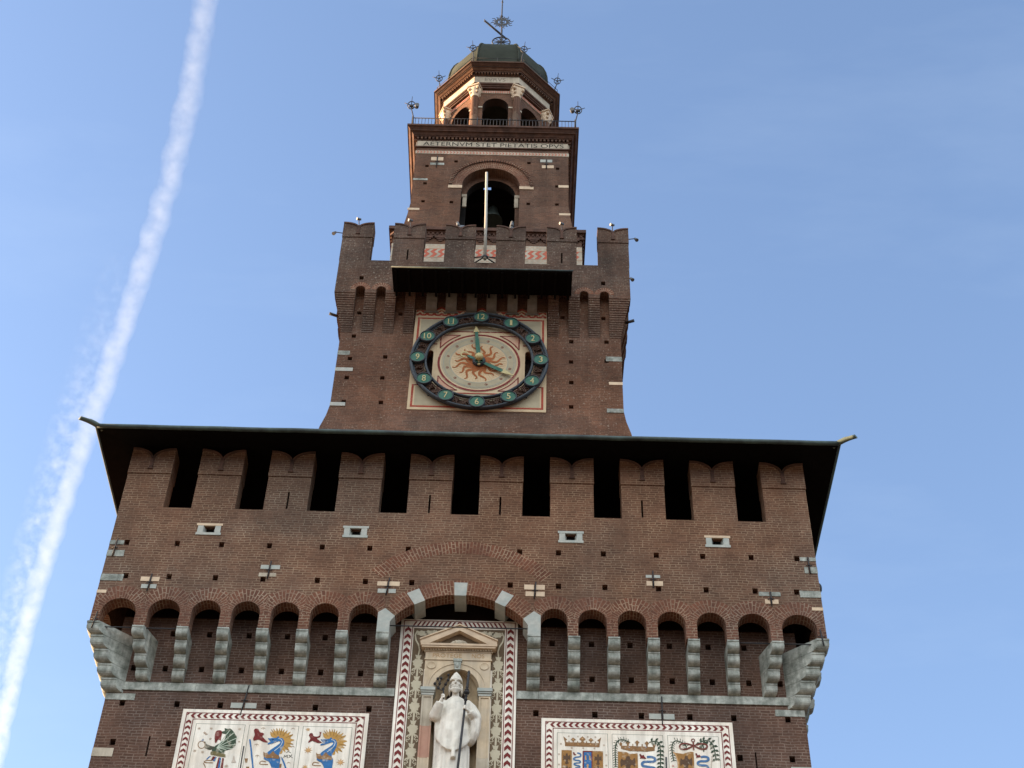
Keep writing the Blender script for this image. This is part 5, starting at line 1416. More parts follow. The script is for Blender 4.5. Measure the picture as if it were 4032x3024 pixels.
('L2','s','palebrown',1,[(-5.011,24.973),(-4.963,25.018),(-4.903,24.977)],0.013),
('L2','s','palebrown',1,[(-4.962,25.014),(-4.953,24.943)],0.012),
('L2','s','palebrown',1,[(-4.166,24.434),(-4.118,24.477),(-4.073,24.437)],0.013),
('L2','s','palebrown',1,[(-4.214,23.955),(-4.166,23.998),(-4.122,23.958)],0.013),
('L2','s','palebrown',1,[(-4.226,24.981),(-4.177,25.025),(-4.132,24.984)],0.013),
('R1','p','brown',1,[(2.922,24.799),(2.984,24.807),(3.035,24.795),(3.143,24.802),(3.376,24.796),(3.597,24.795),(3.835,24.793),(3.822,24.674),(2.927,24.68)],0),
('R1','p','brown',1,[(2.882,24.976),(2.984,24.88),(2.945,24.839),(2.962,24.797),(2.922,24.796)],0),
('R1','p','brown',1,[(3.075,24.882),(3.138,24.944),(3.212,24.886),(3.155,24.832),(3.154,24.799),(3.126,24.798),(3.126,24.831)],0),
('R1','p','brown',1,[(3.297,24.902),(3.383,24.991),(3.468,24.901),(3.404,24.839),(3.438,24.798),(3.325,24.795),(3.359,24.838)],0),
('R1','p','brown',1,[(3.536,24.883),(3.605,24.945),(3.672,24.88),(3.614,24.832),(3.614,24.793),(3.585,24.792),(3.586,24.831)],0),
('R1','p','brown',1,[(3.768,24.876),(3.872,24.972),(3.842,24.852),(3.835,24.79),(3.801,24.789),(3.807,24.838)],0),
('R1','p','brown',1,[(3.018,24.841),(3.043,24.842),(3.043,24.796),(3.018,24.795)],0),
('R1','p','brown',1,[(3.246,24.841),(3.268,24.842),(3.268,24.796),(3.245,24.795)],0),
('R1','p','brown',1,[(3.478,24.841),(3.501,24.842),(3.5,24.792),(3.478,24.791)],0),
('R1','p','brown',1,[(3.709,24.842),(3.734,24.842),(3.733,24.789),(3.708,24.789)],0),
('R1','*','tan',1,[(3.138,24.891)],0.03),
('R1','*','tan',1,[(3.377,24.918)],0.03),
('R1','*','tan',1,[(3.604,24.891)],0.03),
('R1','*','tan',1,[(3.268,24.749)],0.03),
('R1','*','tan',1,[(3.585,24.746)],0.03),
('R1','p','ochre',1,[(2.837,24.559),(3.102,24.558),(3.099,23.842),(2.831,23.835)],0),
('R1','p','ochre',1,[(3.639,24.554),(3.91,24.554),(3.903,23.866),(3.629,23.858)],0),
('R1','p','maroon',1,[(3.381,24.552),(3.639,24.554),(3.629,23.858),(3.375,23.85)],0),
('R1','p','blue',2,[(3.412,24.511),(3.607,24.513),(3.605,23.857),(3.411,23.851)],0),
('R1','p','tan',3,[(3.442,24.407),(3.473,24.408),(3.481,24.278),(3.444,24.277)],0),
('R1','p','tan',3,[(3.549,24.404),(3.58,24.405),(3.588,24.275),(3.551,24.274)],0),
('R1','p','tan',3,[(3.51,24.163),(3.549,24.112),(3.526,24.112),(3.525,24.009),(3.488,24.007),(3.489,24.11),(3.47,24.11)],0),
('R1','p','eagle',2,[(2.97,24.465),(2.994,24.453),(2.998,24.401),(3.027,24.375),(3.051,24.441),(3.065,24.357),(3.06,24.24),(3.027,24.291),(3.003,24.277),(2.998,24.225),(3.026,24.149),(3.002,24.161),(2.974,24.121),(2.945,24.159),(2.917,24.145),(2.945,24.224),(2.941,24.275),(2.912,24.288),(2.883,24.235),(2.874,24.338),(2.888,24.417),(2.917,24.372),(2.946,24.399),(2.946,24.445)],0),
('R1','p','eagle',2,[(2.969,24.102),(2.993,24.089),(2.997,24.038),(3.026,24.013),(3.05,24.078),(3.064,23.995),(3.059,23.88),(3.026,23.93),(3.002,23.916),(2.997,23.865),(3.025,23.789),(3.001,23.801),(2.973,23.762),(2.945,23.8),(2.916,23.786),(2.945,23.863),(2.94,23.914),(2.912,23.926),(2.883,23.874),(2.874,23.977),(2.888,24.054),(2.916,24.01),(2.945,24.037),(2.945,24.082)],0),
('R1','p','eagle',2,[(3.779,24.463),(3.802,24.45),(3.806,24.398),(3.835,24.373),(3.86,24.439),(3.872,24.355),(3.866,24.238),(3.833,24.289),(3.809,24.275),(3.803,24.223),(3.831,24.146),(3.807,24.158),(3.778,24.119),(3.75,24.157),(3.721,24.143),(3.751,24.221),(3.747,24.273),(3.718,24.285),(3.689,24.233),(3.681,24.336),(3.696,24.415),(3.724,24.37),(3.754,24.397),(3.754,24.442)],0),
('R1','p','eagle',2,[(3.773,24.112),(3.796,24.1),(3.8,24.049),(3.828,24.024),(3.853,24.089),(3.866,24.006),(3.859,23.89),(3.827,23.94),(3.803,23.927),(3.797,23.876),(3.825,23.8),(3.801,23.812),(3.772,23.773),(3.744,23.81),(3.716,23.797),(3.745,23.874),(3.741,23.925),(3.713,23.937),(3.684,23.885),(3.676,23.987),(3.691,24.065),(3.719,24.021),(3.748,24.047),(3.749,24.092)],0),
('R1','s','snake',1,[(3.243,24.486),(3.322,24.462),(3.338,24.417),(3.321,24.371),(3.197,24.354),(3.154,24.321),(3.154,24.282),(3.196,24.263),(3.286,24.26),(3.325,24.235),(3.314,24.189),(3.185,24.179),(3.156,24.146),(3.195,24.115),(3.302,24.099),(3.313,24.06),(3.195,24.037),(3.172,23.985),(3.284,23.95)],0.042),
('R1','p','maroon',2,[(3.13,24.496),(3.164,24.503),(3.186,24.445),(3.22,24.44),(3.209,24.413),(3.152,24.418)],0),
('R1','*','palebrown',1,[(3.025,24.98)],0.036),
('R1','*','palebrown',1,[(3.264,24.981)],0.036),
('R1','*','palebrown',1,[(3.52,24.975)],0.036),
('R1','*','palebrown',1,[(3.719,24.974)],0.036),
('R1','*','palebrown',1,[(2.82,24.749)],0.036),
('R1','*','palebrown',1,[(3.936,24.736)],0.036),
('R1','*','palebrown',1,[(2.769,24.433)],0.036),
('R1','*','palebrown',1,[(3.992,24.443)],0.036),
('R1','*','palebrown',1,[(2.769,24.128)],0.036),
('R1','*','palebrown',1,[(3.986,24.131)],0.036),
('R1','*','palebrown',1,[(3.103,24.633)],0.036),
('R1','*','palebrown',1,[(3.397,24.635)],0.036),
('R1','*','palebrown',1,[(3.691,24.637)],0.036),
('R2','p','brown',1,[(4.381,24.737),(5.26,24.719),(5.248,24.607),(5.061,24.575),(4.6,24.579),(4.379,24.642)],0),
('R2','p','brown',1,[(4.5,24.836),(4.565,24.904),(4.626,24.839),(4.589,24.795),(4.583,24.734),(4.538,24.733),(4.535,24.793)],0),
('R2','p','brown',1,[(4.74,24.843),(4.805,24.911),(4.865,24.847),(4.828,24.802),(4.821,24.741),(4.776,24.74),(4.774,24.8)],0),
('R2','p','brown',1,[(4.993,24.824),(5.058,24.892),(5.118,24.828),(5.081,24.783),(5.074,24.723),(5.029,24.721),(5.027,24.782)],0),
('R2','p','brown',1,[(4.338,24.796),(4.377,24.85),(4.417,24.799),(4.396,24.729),(4.356,24.727)],0),
('R2','p','brown',1,[(5.202,24.77),(5.242,24.823),(5.282,24.772),(5.259,24.702),(5.219,24.701)],0),
('R2','p','brown',1,[(4.674,24.797),(4.704,24.798),(4.702,24.729),(4.672,24.728)],0),
('R2','p','brown',1,[(4.917,24.796),(4.947,24.797),(4.944,24.727),(4.915,24.727)],0),
('R2','*','greyblue',1,[(4.596,24.691)],0.03),
('R2','*','greyblue',1,[(5.028,24.704)],0.03),
('R2','*','darkgrey',1,[(4.812,24.701)],0.027),
('R2','p','ochre',1,[(4.295,24.562),(4.525,24.542),(4.597,24.493),(4.806,24.516),(4.797,23.811),(4.283,23.796)],0),
('R2','p','eagle',2,[(4.551,24.43),(4.601,24.412),(4.608,24.334),(4.667,24.296),(4.72,24.396),(4.746,24.269),(4.73,24.093),(4.663,24.169),(4.612,24.148),(4.6,24.069),(4.656,23.954),(4.607,23.972),(4.546,23.912),(4.488,23.969),(4.428,23.948),(4.49,24.066),(4.483,24.144),(4.424,24.162),(4.362,24.082),(4.346,24.238),(4.379,24.356),(4.437,24.289),(4.498,24.33),(4.5,24.399)],0),
('R2','s','snake',1,[(5.04,24.412),(5.144,24.423),(5.246,24.392),(5.258,24.316),(5.197,24.271),(5.094,24.277),(4.96,24.273),(4.907,24.22),(4.919,24.144),(5.014,24.13),(5.102,24.115),(5.234,24.102),(5.244,23.993),(4.949,23.967)],0.07),
('R2','p','maroon',2,[(4.842,24.492),(4.887,24.502),(4.908,24.451),(4.968,24.478),(4.973,24.427),(5.038,24.36),(4.964,24.358),(4.905,24.373),(4.852,24.346),(4.876,24.407)],0),
('R2','s','leaf',1,[(4.601,24.839),(4.461,24.922),(4.326,24.909),(4.249,24.802),(4.221,24.559),(4.229,24.302),(4.231,24.09)],0.03),
('R2','p','leaf',1,[(4.574,24.854),(4.583,24.908),(4.573,24.961),(4.564,24.907)],0),
('R2','p','leaf',1,[(4.574,24.854),(4.53,24.834),(4.495,24.796),(4.539,24.816)],0),
('R2','p','leaf',1,[(4.521,24.886),(4.53,24.94),(4.52,24.992),(4.511,24.938)],0),
('R2','p','leaf',1,[(4.521,24.886),(4.477,24.866),(4.442,24.828),(4.486,24.848)],0),
('R2','p','leaf',1,[(4.468,24.917),(4.47,24.972),(4.453,25.021),(4.451,24.967)],0),
('R2','p','leaf',1,[(4.468,24.917),(4.427,24.889),(4.397,24.846),(4.439,24.873)],0),
('R2','p','leaf',1,[(4.409,24.917),(4.392,24.967),(4.36,25.004),(4.377,24.954)],0),
('R2','p','leaf',1,[(4.409,24.917),(4.378,24.873),(4.364,24.821),(4.394,24.864)],0),
('R2','p','leaf',1,[(4.348,24.911),(4.331,24.961),(4.299,24.998),(4.316,24.948)],0),
('R2','p','leaf',1,[(4.348,24.911),(4.317,24.868),(4.303,24.815),(4.334,24.858)],0),
('R2','p','leaf',1,[(4.3,24.873),(4.257,24.891),(4.21,24.888),(4.253,24.87)],0),
('R2','p','leaf',1,[(4.3,24.873),(4.305,24.819),(4.328,24.774),(4.323,24.827)],0),
('R2','p','leaf',1,[(4.26,24.817),(4.217,24.835),(4.17,24.832),(4.213,24.814)],0),
('R2','p','leaf',1,[(4.26,24.817),(4.265,24.764),(4.288,24.718),(4.283,24.772)],0),
('R2','p','leaf',1,[(4.243,24.751),(4.197,24.738),(4.159,24.705),(4.204,24.718)],0),
('R2','p','leaf',1,[(4.243,24.751),(4.273,24.712),(4.314,24.69),(4.284,24.729)],0),
('R2','p','leaf',1,[(4.235,24.681),(4.189,24.667),(4.151,24.635),(4.196,24.648)],0),
('R2','p','leaf',1,[(4.235,24.681),(4.265,24.641),(4.306,24.62),(4.276,24.659)],0),
('R2','p','leaf',1,[(4.227,24.611),(4.181,24.597),(4.143,24.565),(4.188,24.578)],0),
('R2','p','leaf',1,[(4.227,24.611),(4.257,24.571),(4.298,24.55),(4.268,24.589)],0),
('R2','p','leaf',1,[(4.221,24.541),(4.178,24.519),(4.145,24.479),(4.188,24.501)],0),
('R2','p','leaf',1,[(4.221,24.541),(4.257,24.509),(4.301,24.496),(4.266,24.528)],0),
('R2','p','leaf',1,[(4.224,24.471),(4.18,24.449),(4.147,24.41),(4.19,24.432)],0),
('R2','p','leaf',1,[(4.224,24.471),(4.259,24.439),(4.303,24.426),(4.268,24.458)],0),
('R2','p','leaf',1,[(4.226,24.401),(4.183,24.379),(4.15,24.34),(4.193,24.362)],0),
('R2','p','leaf',1,[(4.226,24.401),(4.261,24.369),(4.306,24.357),(4.27,24.389)],0),
('R2','p','leaf',1,[(4.228,24.332),(4.185,24.31),(4.152,24.271),(4.195,24.293)],0),
('R2','p','leaf',1,[(4.228,24.332),(4.264,24.3),(4.308,24.287),(4.272,24.319)],0),
('R2','p','leaf',1,[(4.23,24.263),(4.186,24.242),(4.152,24.204),(4.196,24.225)],0),
('R2','p','leaf',1,[(4.23,24.263),(4.264,24.23),(4.308,24.216),(4.273,24.249)],0),
('R2','p','leaf',1,[(4.23,24.193),(4.187,24.173),(4.153,24.135),(4.196,24.155)],0),
('R2','p','leaf',1,[(4.23,24.193),(4.265,24.161),(4.309,24.147),(4.274,24.179)],0),
('R2','p','leaf',1,[(4.231,24.124),(4.188,24.104),(4.154,24.066),(4.197,24.086)],0),
('R2','p','leaf',1,[(4.231,24.124),(4.266,24.092),(4.309,24.078),(4.275,24.11)],0),
('R2','s','leaf',1,[(5.116,24.854),(5.268,24.902),(5.37,24.861),(5.41,24.733),(5.391,24.491),(5.388,24.251),(5.374,24.098)],0.03),
('R2','p','leaf',1,[(5.168,24.87),(5.184,24.796),(5.246,24.775),(5.23,24.848)],0),
('R2','p','leaf',1,[(5.168,24.87),(5.216,24.927),(5.206,25.003),(5.157,24.946)],0),
('R2','p','leaf',1,[(5.27,24.901),(5.247,24.826),(5.286,24.767),(5.309,24.842)],0),
('R2','p','leaf',1,[(5.27,24.901),(5.336,24.919),(5.364,24.992),(5.298,24.974)],0),
('R2','p','leaf',1,[(5.367,24.863),(5.314,24.81),(5.319,24.734),(5.371,24.786)],0),
('R2','p','leaf',1,[(5.367,24.863),(5.428,24.839),(5.484,24.886),(5.423,24.91)],0),
('R2','p','leaf',1,[(5.403,24.754),(5.341,24.721),(5.326,24.644),(5.388,24.678)],0),
('R2','p','leaf',1,[(5.403,24.754),(5.454,24.71),(5.518,24.737),(5.467,24.782)],0),
('R2','p','leaf',1,[(5.402,24.635),(5.336,24.633),(5.296,24.568),(5.363,24.57)],0),
('R2','p','leaf',1,[(5.402,24.635),(5.432,24.57),(5.498,24.565),(5.468,24.631)],0),
('R2','p','leaf',1,[(5.393,24.515),(5.327,24.512),(5.287,24.447),(5.354,24.45)],0),
('R2','p','leaf',1,[(5.393,24.515),(5.423,24.449),(5.489,24.445),(5.459,24.511)],0),
('R2','p','leaf',1,[(5.39,24.395),(5.324,24.387),(5.288,24.32),(5.354,24.328)],0),
('R2','p','leaf',1,[(5.39,24.395),(5.424,24.333),(5.49,24.334),(5.456,24.396)],0),
('R2','p','leaf',1,[(5.388,24.276),(5.322,24.268),(5.287,24.201),(5.353,24.209)],0),
('R2','p','leaf',1,[(5.388,24.276),(5.422,24.214),(5.488,24.215),(5.454,24.277)],0),
('R2','p','leaf',1,[(5.379,24.157),(5.314,24.156),(5.273,24.093),(5.339,24.094)],0),
('R2','p','leaf',1,[(5.379,24.157),(5.408,24.092),(5.473,24.086),(5.445,24.151)],0),
('R3','s','leaf',1,[(6.075,24.648),(6.076,24.804),(5.925,24.904),(5.792,24.935),(5.711,24.811),(5.695,24.637),(5.716,24.449),(5.731,24.312)],0.03),
('R3','p','leaf',1,[(6.076,24.688),(6.123,24.711),(6.16,24.753),(6.113,24.729)],0),
('R3','p','leaf',1,[(6.076,24.688),(6.039,24.723),(5.992,24.737),(6.029,24.702)],0),
('R3','p','leaf',1,[(6.076,24.766),(6.123,24.789),(6.161,24.831),(6.113,24.808)],0),
('R3','p','leaf',1,[(6.076,24.766),(6.04,24.801),(5.993,24.816),(6.029,24.781)],0),
('R3','p','leaf',1,[(6.047,24.824),(6.059,24.881),(6.052,24.937),(6.04,24.88)],0),
('R3','p','leaf',1,[(6.047,24.824),(5.999,24.804),(5.96,24.765),(6.008,24.784)],0),
('R3','p','leaf',1,[(5.99,24.861),(6.002,24.918),(5.995,24.975),(5.983,24.917)],0),
('R3','p','leaf',1,[(5.99,24.861),(5.942,24.842),(5.903,24.802),(5.951,24.822)],0),
('R3','p','leaf',1,[(5.933,24.899),(5.942,24.956),(5.932,25.012),(5.922,24.954)],0),
('R3','p','leaf',1,[(5.933,24.899),(5.886,24.876),(5.849,24.834),(5.896,24.857)],0),
('R3','p','leaf',1,[(5.869,24.917),(5.866,24.975),(5.844,25.024),(5.847,24.967)],0),
('R3','p','leaf',1,[(5.869,24.917),(5.827,24.882),(5.798,24.832),(5.84,24.867)],0),
('R3','p','leaf',1,[(5.803,24.932),(5.797,24.989),(5.773,25.037),(5.778,24.98)],0),
('R3','p','leaf',1,[(5.803,24.932),(5.763,24.895),(5.737,24.843),(5.777,24.881)],0),
('R3','p','leaf',1,[(5.756,24.88),(5.71,24.895),(5.66,24.887),(5.707,24.872)],0),
('R3','p','leaf',1,[(5.756,24.88),(5.764,24.824),(5.791,24.778),(5.783,24.834)],0),
('R3','p','leaf',1,[(5.714,24.814),(5.664,24.807),(5.619,24.777),(5.669,24.785)],0),
('R3','p','leaf',1,[(5.714,24.814),(5.74,24.768),(5.781,24.739),(5.754,24.785)],0),
('R3','p','leaf',1,[(5.704,24.736),(5.656,24.719),(5.616,24.681),(5.664,24.699)],0),
('R3','p','leaf',1,[(5.704,24.736),(5.738,24.697),(5.782,24.677),(5.749,24.716)],0),
('R3','p','leaf',1,[(5.697,24.657),(5.649,24.64),(5.609,24.603),(5.657,24.62)],0),
('R3','p','leaf',1,[(5.697,24.657),(5.73,24.618),(5.775,24.598),(5.742,24.637)],0),
('R3','p','leaf',1,[(5.702,24.58),(5.657,24.551),(5.625,24.505),(5.669,24.534)],0),
('R3','p','leaf',1,[(5.702,24.58),(5.742,24.551),(5.79,24.544),(5.75,24.573)],0),
('R3','p','leaf',1,[(5.71,24.503),(5.665,24.474),(5.633,24.428),(5.677,24.457)],0),
('R3','p','leaf',1,[(5.71,24.503),(5.75,24.474),(5.799,24.467),(5.758,24.496)],0),
('R3','p','leaf',1,[(5.718,24.427),(5.674,24.397),(5.642,24.351),(5.686,24.381)],0),
('R3','p','leaf',1,[(5.718,24.427),(5.759,24.398),(5.807,24.391),(5.766,24.42)],0),
('R3','p','leaf',1,[(5.727,24.35),(5.683,24.321),(5.65,24.275),(5.695,24.304)],0),
('R3','p','leaf',1,[(5.727,24.35),(5.767,24.322),(5.815,24.315),(5.775,24.344)],0),
('R3','s','leaf',1,[(6.519,24.61),(6.531,24.8),(6.433,24.902),(6.632,24.977),(6.76,24.876),(6.795,24.739),(6.813,24.567),(6.829,24.362)],0.03),
('R3','p','leaf',1,[(6.523,24.675),(6.596,24.681),(6.64,24.755),(6.566,24.748)],0),
('R3','p','leaf',1,[(6.523,24.675),(6.489,24.746),(6.416,24.748),(6.45,24.677)],0),
('R3','p','leaf',1,[(6.528,24.804),(6.577,24.873),(6.56,24.953),(6.51,24.885)],0),
('R3','p','leaf',1,[(6.528,24.804),(6.456,24.815),(6.402,24.751),(6.473,24.74)],0),
('R3','p','leaf',1,[(6.447,24.887),(6.497,24.956),(6.479,25.037),(6.43,24.968)],0),
('R3','p','leaf',1,[(6.447,24.887),(6.376,24.898),(6.321,24.834),(6.393,24.823)],0),
('R3','p','leaf',1,[(6.524,24.936),(6.544,24.856),(6.613,24.837),(6.594,24.917)],0),
('R3','p','leaf',1,[(6.524,24.936),(6.577,25.002),(6.564,25.085),(6.511,25.019)],0),
('R3','p','leaf',1,[(6.634,24.976),(6.592,24.901),(6.617,24.824),(6.66,24.899)],0),
('R3','p','leaf',1,[(6.634,24.976),(6.707,24.975),(6.756,25.045),(6.682,25.046)],0),
('R3','p','leaf',1,[(6.723,24.905),(6.681,24.831),(6.706,24.754),(6.749,24.828)],0),
('R3','p','leaf',1,[(6.723,24.905),(6.797,24.904),(6.845,24.975),(6.772,24.975)],0),
('R3','p','leaf',1,[(6.778,24.804),(6.709,24.769),(6.689,24.685),(6.759,24.72)],0),
('R3','p','leaf',1,[(6.778,24.804),(6.833,24.754),(6.904,24.782),(6.85,24.833)],0),
('R3','p','leaf',1,[(6.801,24.68),(6.729,24.657),(6.698,24.577),(6.77,24.6)],0),
('R3','p','leaf',1,[(6.801,24.68),(6.847,24.62),(6.92,24.634),(6.875,24.695)],0),
('R3','p','leaf',1,[(6.814,24.553),(6.742,24.533),(6.709,24.454),(6.781,24.474)],0),
('R3','p','leaf',1,[(6.814,24.553),(6.858,24.491),(6.931,24.503),(6.887,24.565)],0),
('R3','p','leaf',1,[(6.824,24.425),(6.751,24.405),(6.719,24.327),(6.791,24.347)],0),
('R3','p','leaf',1,[(6.824,24.425),(6.867,24.363),(6.94,24.375),(6.897,24.437)],0),
('R3','s','redbrown',2,[(6.262,24.792),(6.072,24.856),(5.936,24.835),(5.894,24.747),(5.928,24.679),(6.031,24.664),(6.138,24.702),(6.262,24.792),(6.475,24.859),(6.608,24.837),(6.626,24.768),(6.584,24.698),(6.464,24.677),(6.262,24.792)],0.045),
('R3','s','redbrown',2,[(6.269,24.914),(6.265,24.792),(6.261,24.654)],0.04),
('R3','s','redbrown',2,[(6.306,24.95),(6.299,24.927),(6.283,24.91),(6.261,24.903),(6.241,24.909),(6.226,24.925),(6.222,24.948),(6.229,24.97),(6.245,24.988),(6.267,24.994),(6.287,24.989),(6.302,24.973),(6.306,24.95)],0.025),
('R3','p','ochre',1,[(5.773,24.562),(5.98,24.534),(6.162,24.608),(6.258,24.593),(6.243,23.854),(5.883,23.843),(5.85,24.18)],0),
('R3','p','eagle',2,[(6.059,24.484),(6.098,24.466),(6.102,24.391),(6.149,24.354),(6.195,24.45),(6.213,24.328),(6.194,24.159),(6.142,24.232),(6.1,24.212),(6.088,24.137),(6.13,24.027),(6.091,24.044),(6.039,23.987),(5.993,24.042),(5.944,24.022),(5.998,24.135),(5.994,24.209),(5.947,24.227),(5.894,24.15),(5.886,24.3),(5.916,24.413),(5.961,24.349),(6.012,24.388),(6.016,24.454)],0),
('R3','s','snake',1,[(6.435,24.453),(6.54,24.473),(6.627,24.441),(6.63,24.373),(6.56,24.328),(6.442,24.333),(6.359,24.305),(6.341,24.245),(6.405,24.204),(6.567,24.209),(6.614,24.143),(6.57,24.031),(6.363,24.009)],0.065),
('R3','p','maroon',2,[(6.293,24.551),(6.338,24.561),(6.356,24.502),(6.409,24.521),(6.435,24.453),(6.367,24.442),(6.314,24.415),(6.325,24.475)],0),
('R3','s','tan',2,[(5.73,24.587),(5.799,24.485),(5.836,24.332),(5.838,24.095)],0.03),
('R3','s','palegrey',2,[(6.753,24.556),(6.711,24.375),(6.679,24.119)],0.02),
('R3','s','iron',1,[(5.537,24.426),(5.528,24.085),(5.523,23.833)],0.04),
('R3','*','palered',1,[(5.702,24.167)],0.041),
]

def rounded(q, closed=True, n=2):
    for _ in range(n):
        o = []
        m_ = len(q)
        for i in range(m_ if closed else m_-1):
            a, b = q[i], q[(i+1) % m_]
            o += [(a[0]*.78+b[0]*.22, a[1]*.78+b[1]*.22), (a[0]*.22+b[0]*.78, a[1]*.22+b[1]*.78)]
        q = o if closed else [q[0]]+o+[q[-1]]
    return q
def heraldic(x0, x1, label, name, frames, keys, axis):
    t = thing(name, label, 'painted panel', ((x0+x1)/2, 0, 24))
    z0, z1 = 21.8, 25.53
    g_ = MB('stucco_white', 'maroon', 'line', 'stucco_white')
    g_.box(x0, x1, -.04, -.002, z0, z1, 0)
    yb = -.044
    fr_ = (.10, .295)
    for d in fr_:
        w = .022
        g_.box(x0+d, x1-d, yb, -.04, z1-d-w, z1-d, 1, 'k'); g_.box(x0+d, x0+d+w, yb, -.04, z0, z1-d-w, 1, 'k'); g_.box(x1-d-w, x1-d, yb, -.04, z0, z1-d-w, 1, 'k')
    for a, b in frames:
        w = .012
        g_.box(a, b, yb, -.04, 25.09-w, 25.09, 2, 'k'); g_.box(a, a+w, yb, -.04, z0, 25.09-w, 2, 'k'); g_.box(b-w, b, yb, -.04, z0, 25.09-w, 2, 'k')
    P(g_, 'plaster_ground', t)
    c_ = MB('maroon'); zc = z1-.20
    c_.flat([(axis, zc-.07), (axis+.055, zc), (axis, zc+.07), (axis-.055, zc)], [], yb-.001)
    p = .1575; n = 30
    for s, d, lim in ((-1, 'l', axis-x0-.36), (1, 'r', x1-.36-axis)):
        k = int((lim-.08)/p); pp_ = (lim-.10)/k
        for i in range(k+1): chev(c_, axis+s*(.10+i*pp_), zc, .14, .06, .075, yb-.001, d)
    for xc in (x0+.205, x1-.205):
        z = z1-.46
        s = 1 if xc > axis else -1
        c_.flat([(xc+s*.075, z1-.128), (xc+s*.075, z1-.20), (xc+s*.003, z1-.128)], [], yb-.001)
        while z > z0: chev(c_, xc, z, .14, .06, .075, yb-.001, 'u'); z -= .176
    P(c_, 'chevron_border', t)
    for key, nm in keys:
        els = [e for e in ART if e[0] == key]
        names = []
        for e in els:
            if e[2] not in names: names.append(e[2])
        fa, fb = frames[keys.index((key, nm))]
        mb = MB(*['a_'+q for q in names], 'stucco_white'); mb.box(fa+.014, fb-.014, -.0435, -.04, z0, 25.076, len(names), 'k')
        for i, (gk, ty, colr, lay, pts, w) in enumerate(els):
            y = -.0465-.003*lay-.00004*i; m = names.index(colr)
            if ty == 'p': mb.flat(rounded(pts, True, 1) if len(pts) > 9 else pts, [], y, m)
            elif ty == 's': mb.stroke(rounded(pts, False, 2) if len(pts) > 2 else pts, w, y, .002, m)
            else:
                x, z = pts[0]
                mb.flat([(x+(w if j % 2 == 0 else w*.38)*cos(pi*j/8), z+(w if j % 2 == 0 else w*.38)*sin(pi*j/8)) for j in range(16)], [], y, m)
        P(mb, nm, t)
    return t
heraldic(-7.14, -2.235, 'white painted wall panel with winged crests and two blue dragons in a chevron border', 'heraldic_panel', ((-6.73, -5.435), (-5.335, -4.03), (-3.925, -2.635)), (('L1', 'wing_crest'), ('L2', 'dragon_crest'), ('L3', 'dragon_crest')), -4.55)
heraldic(2.31, 7.33, 'white painted wall panel with crowns, shields and blue serpents in a chevron border', 'heraldic_panel', ((2.72, 4.045), (4.15, 5.485), (5.6, 6.935)), (('R1', 'crowned_shield'), ('R2', 'crowned_shield'), ('R3', 'garlanded_shield')), 4.86)

# ================================================================== metalwork and small things up the tower
def torus_at(mb, c, R, r, m=0, n=24):
    mb.grid([[(c[0]+(R+r*cos(2*pi*k/6))*cos(2*pi*j/n), c[1]+r*sin(2*pi*k/6), c[2]+(R+r*cos(2*pi*k/6))*sin(2*pi*j/n)) for k in range(6)] for j in range(n+1)], m, True, False)
# weather vane
wv = thing('weather_vane', 'black iron weather vane with pierced sun disc and spoked wheel on the dome', 'weather vane', (0, CY, 70.2))
m = MB('iron'); m.tube([(.03, CY, 70.2), (.03, CY, 73.9)], .05, 0, 8); m.tube([(.03, CY, 73.9), (.0, CY, 75.2), (-.01, CY, 78.2)], [.035, .04, .018], 0, 8); m.ball((-.005, CY, 76.62), .055); m.ball((.0, CY, 75.2), .07, .07, .09); P(m, 'spindle', wv)
m = MB('iron'); wc = (.03, CY, 72.72); torus_at(m, wc, .46, .035); 
for i in range(12):
    a = 2*pi*i/12+.26; m.tube([wc, (wc[0]+.45*cos(a), CY, wc[2]+.45*sin(a))], [.03, .018], 0, 6)
m.ball(wc, .12, .08, .12); P(m, 'spoked_wheel', wv)
m = MB('iron'); a0, b0 = Vector((.26, CY+.17, 73.33)), Vector((-.86, CY-.80, 73.45)); d = (b0-a0); nrm = Vector((0, 0, 1))
for dz in (-.05, .06):
    m.tube([a0+nrm*dz, a0+d*.78+nrm*dz], .03, 0, 6)
for t in (0, .25, .5, .75): m.tube([a0+d*t-nrm*.05, a0+d*t+nrm*.06], .03, 0, 6)
for i in range(5): t = .70+.06*i; m.tube([a0+d*t, a0+d*(t+.06)+nrm*.11], .025, 0, 5); m.tube([a0+d*t, a0+d*(t+.06)-nrm*.09], .025, 0, 5)
m.tube([a0+d*.75, b0], .03, 0, 6)
P(m, 'pointer', wv)
m = MB('iron'); sc_ = Vector((.03, CY-.06, 74.55))
pat = {'C': ['01110', '11011', '11000', '11000', '11000', '11011', '01110'], '9': ['01110', '11011', '11011', '01111', '00011', '11011', '01110']}
N = 44; R = .33
for ix in range(N):
    for iz in range(N):
        x = -R+2*R*(ix+.5)/N; z = -R+2*R*(iz+.5)/N
        if x*x+z*z > R*R: continue
        cut = False
        for ch_, ox in (('C', -.215), ('9', .02)):
            cx_, cz_ = int((x-ox)/.039) if x >= ox else -1, int((.15-z)/.043) if z <= .15 else -1
            if 0 <= cx_ < 5 and 0 <= cz_ < 7 and pat[ch_][cz_][cx_] == '1': cut = True
        if cut: continue
        h = R/N; m.box(sc_.x+x-h, sc_.x+x+h, sc_.y-.012, sc_.y+.012, sc_.z+z-h, sc_.z+z+h)
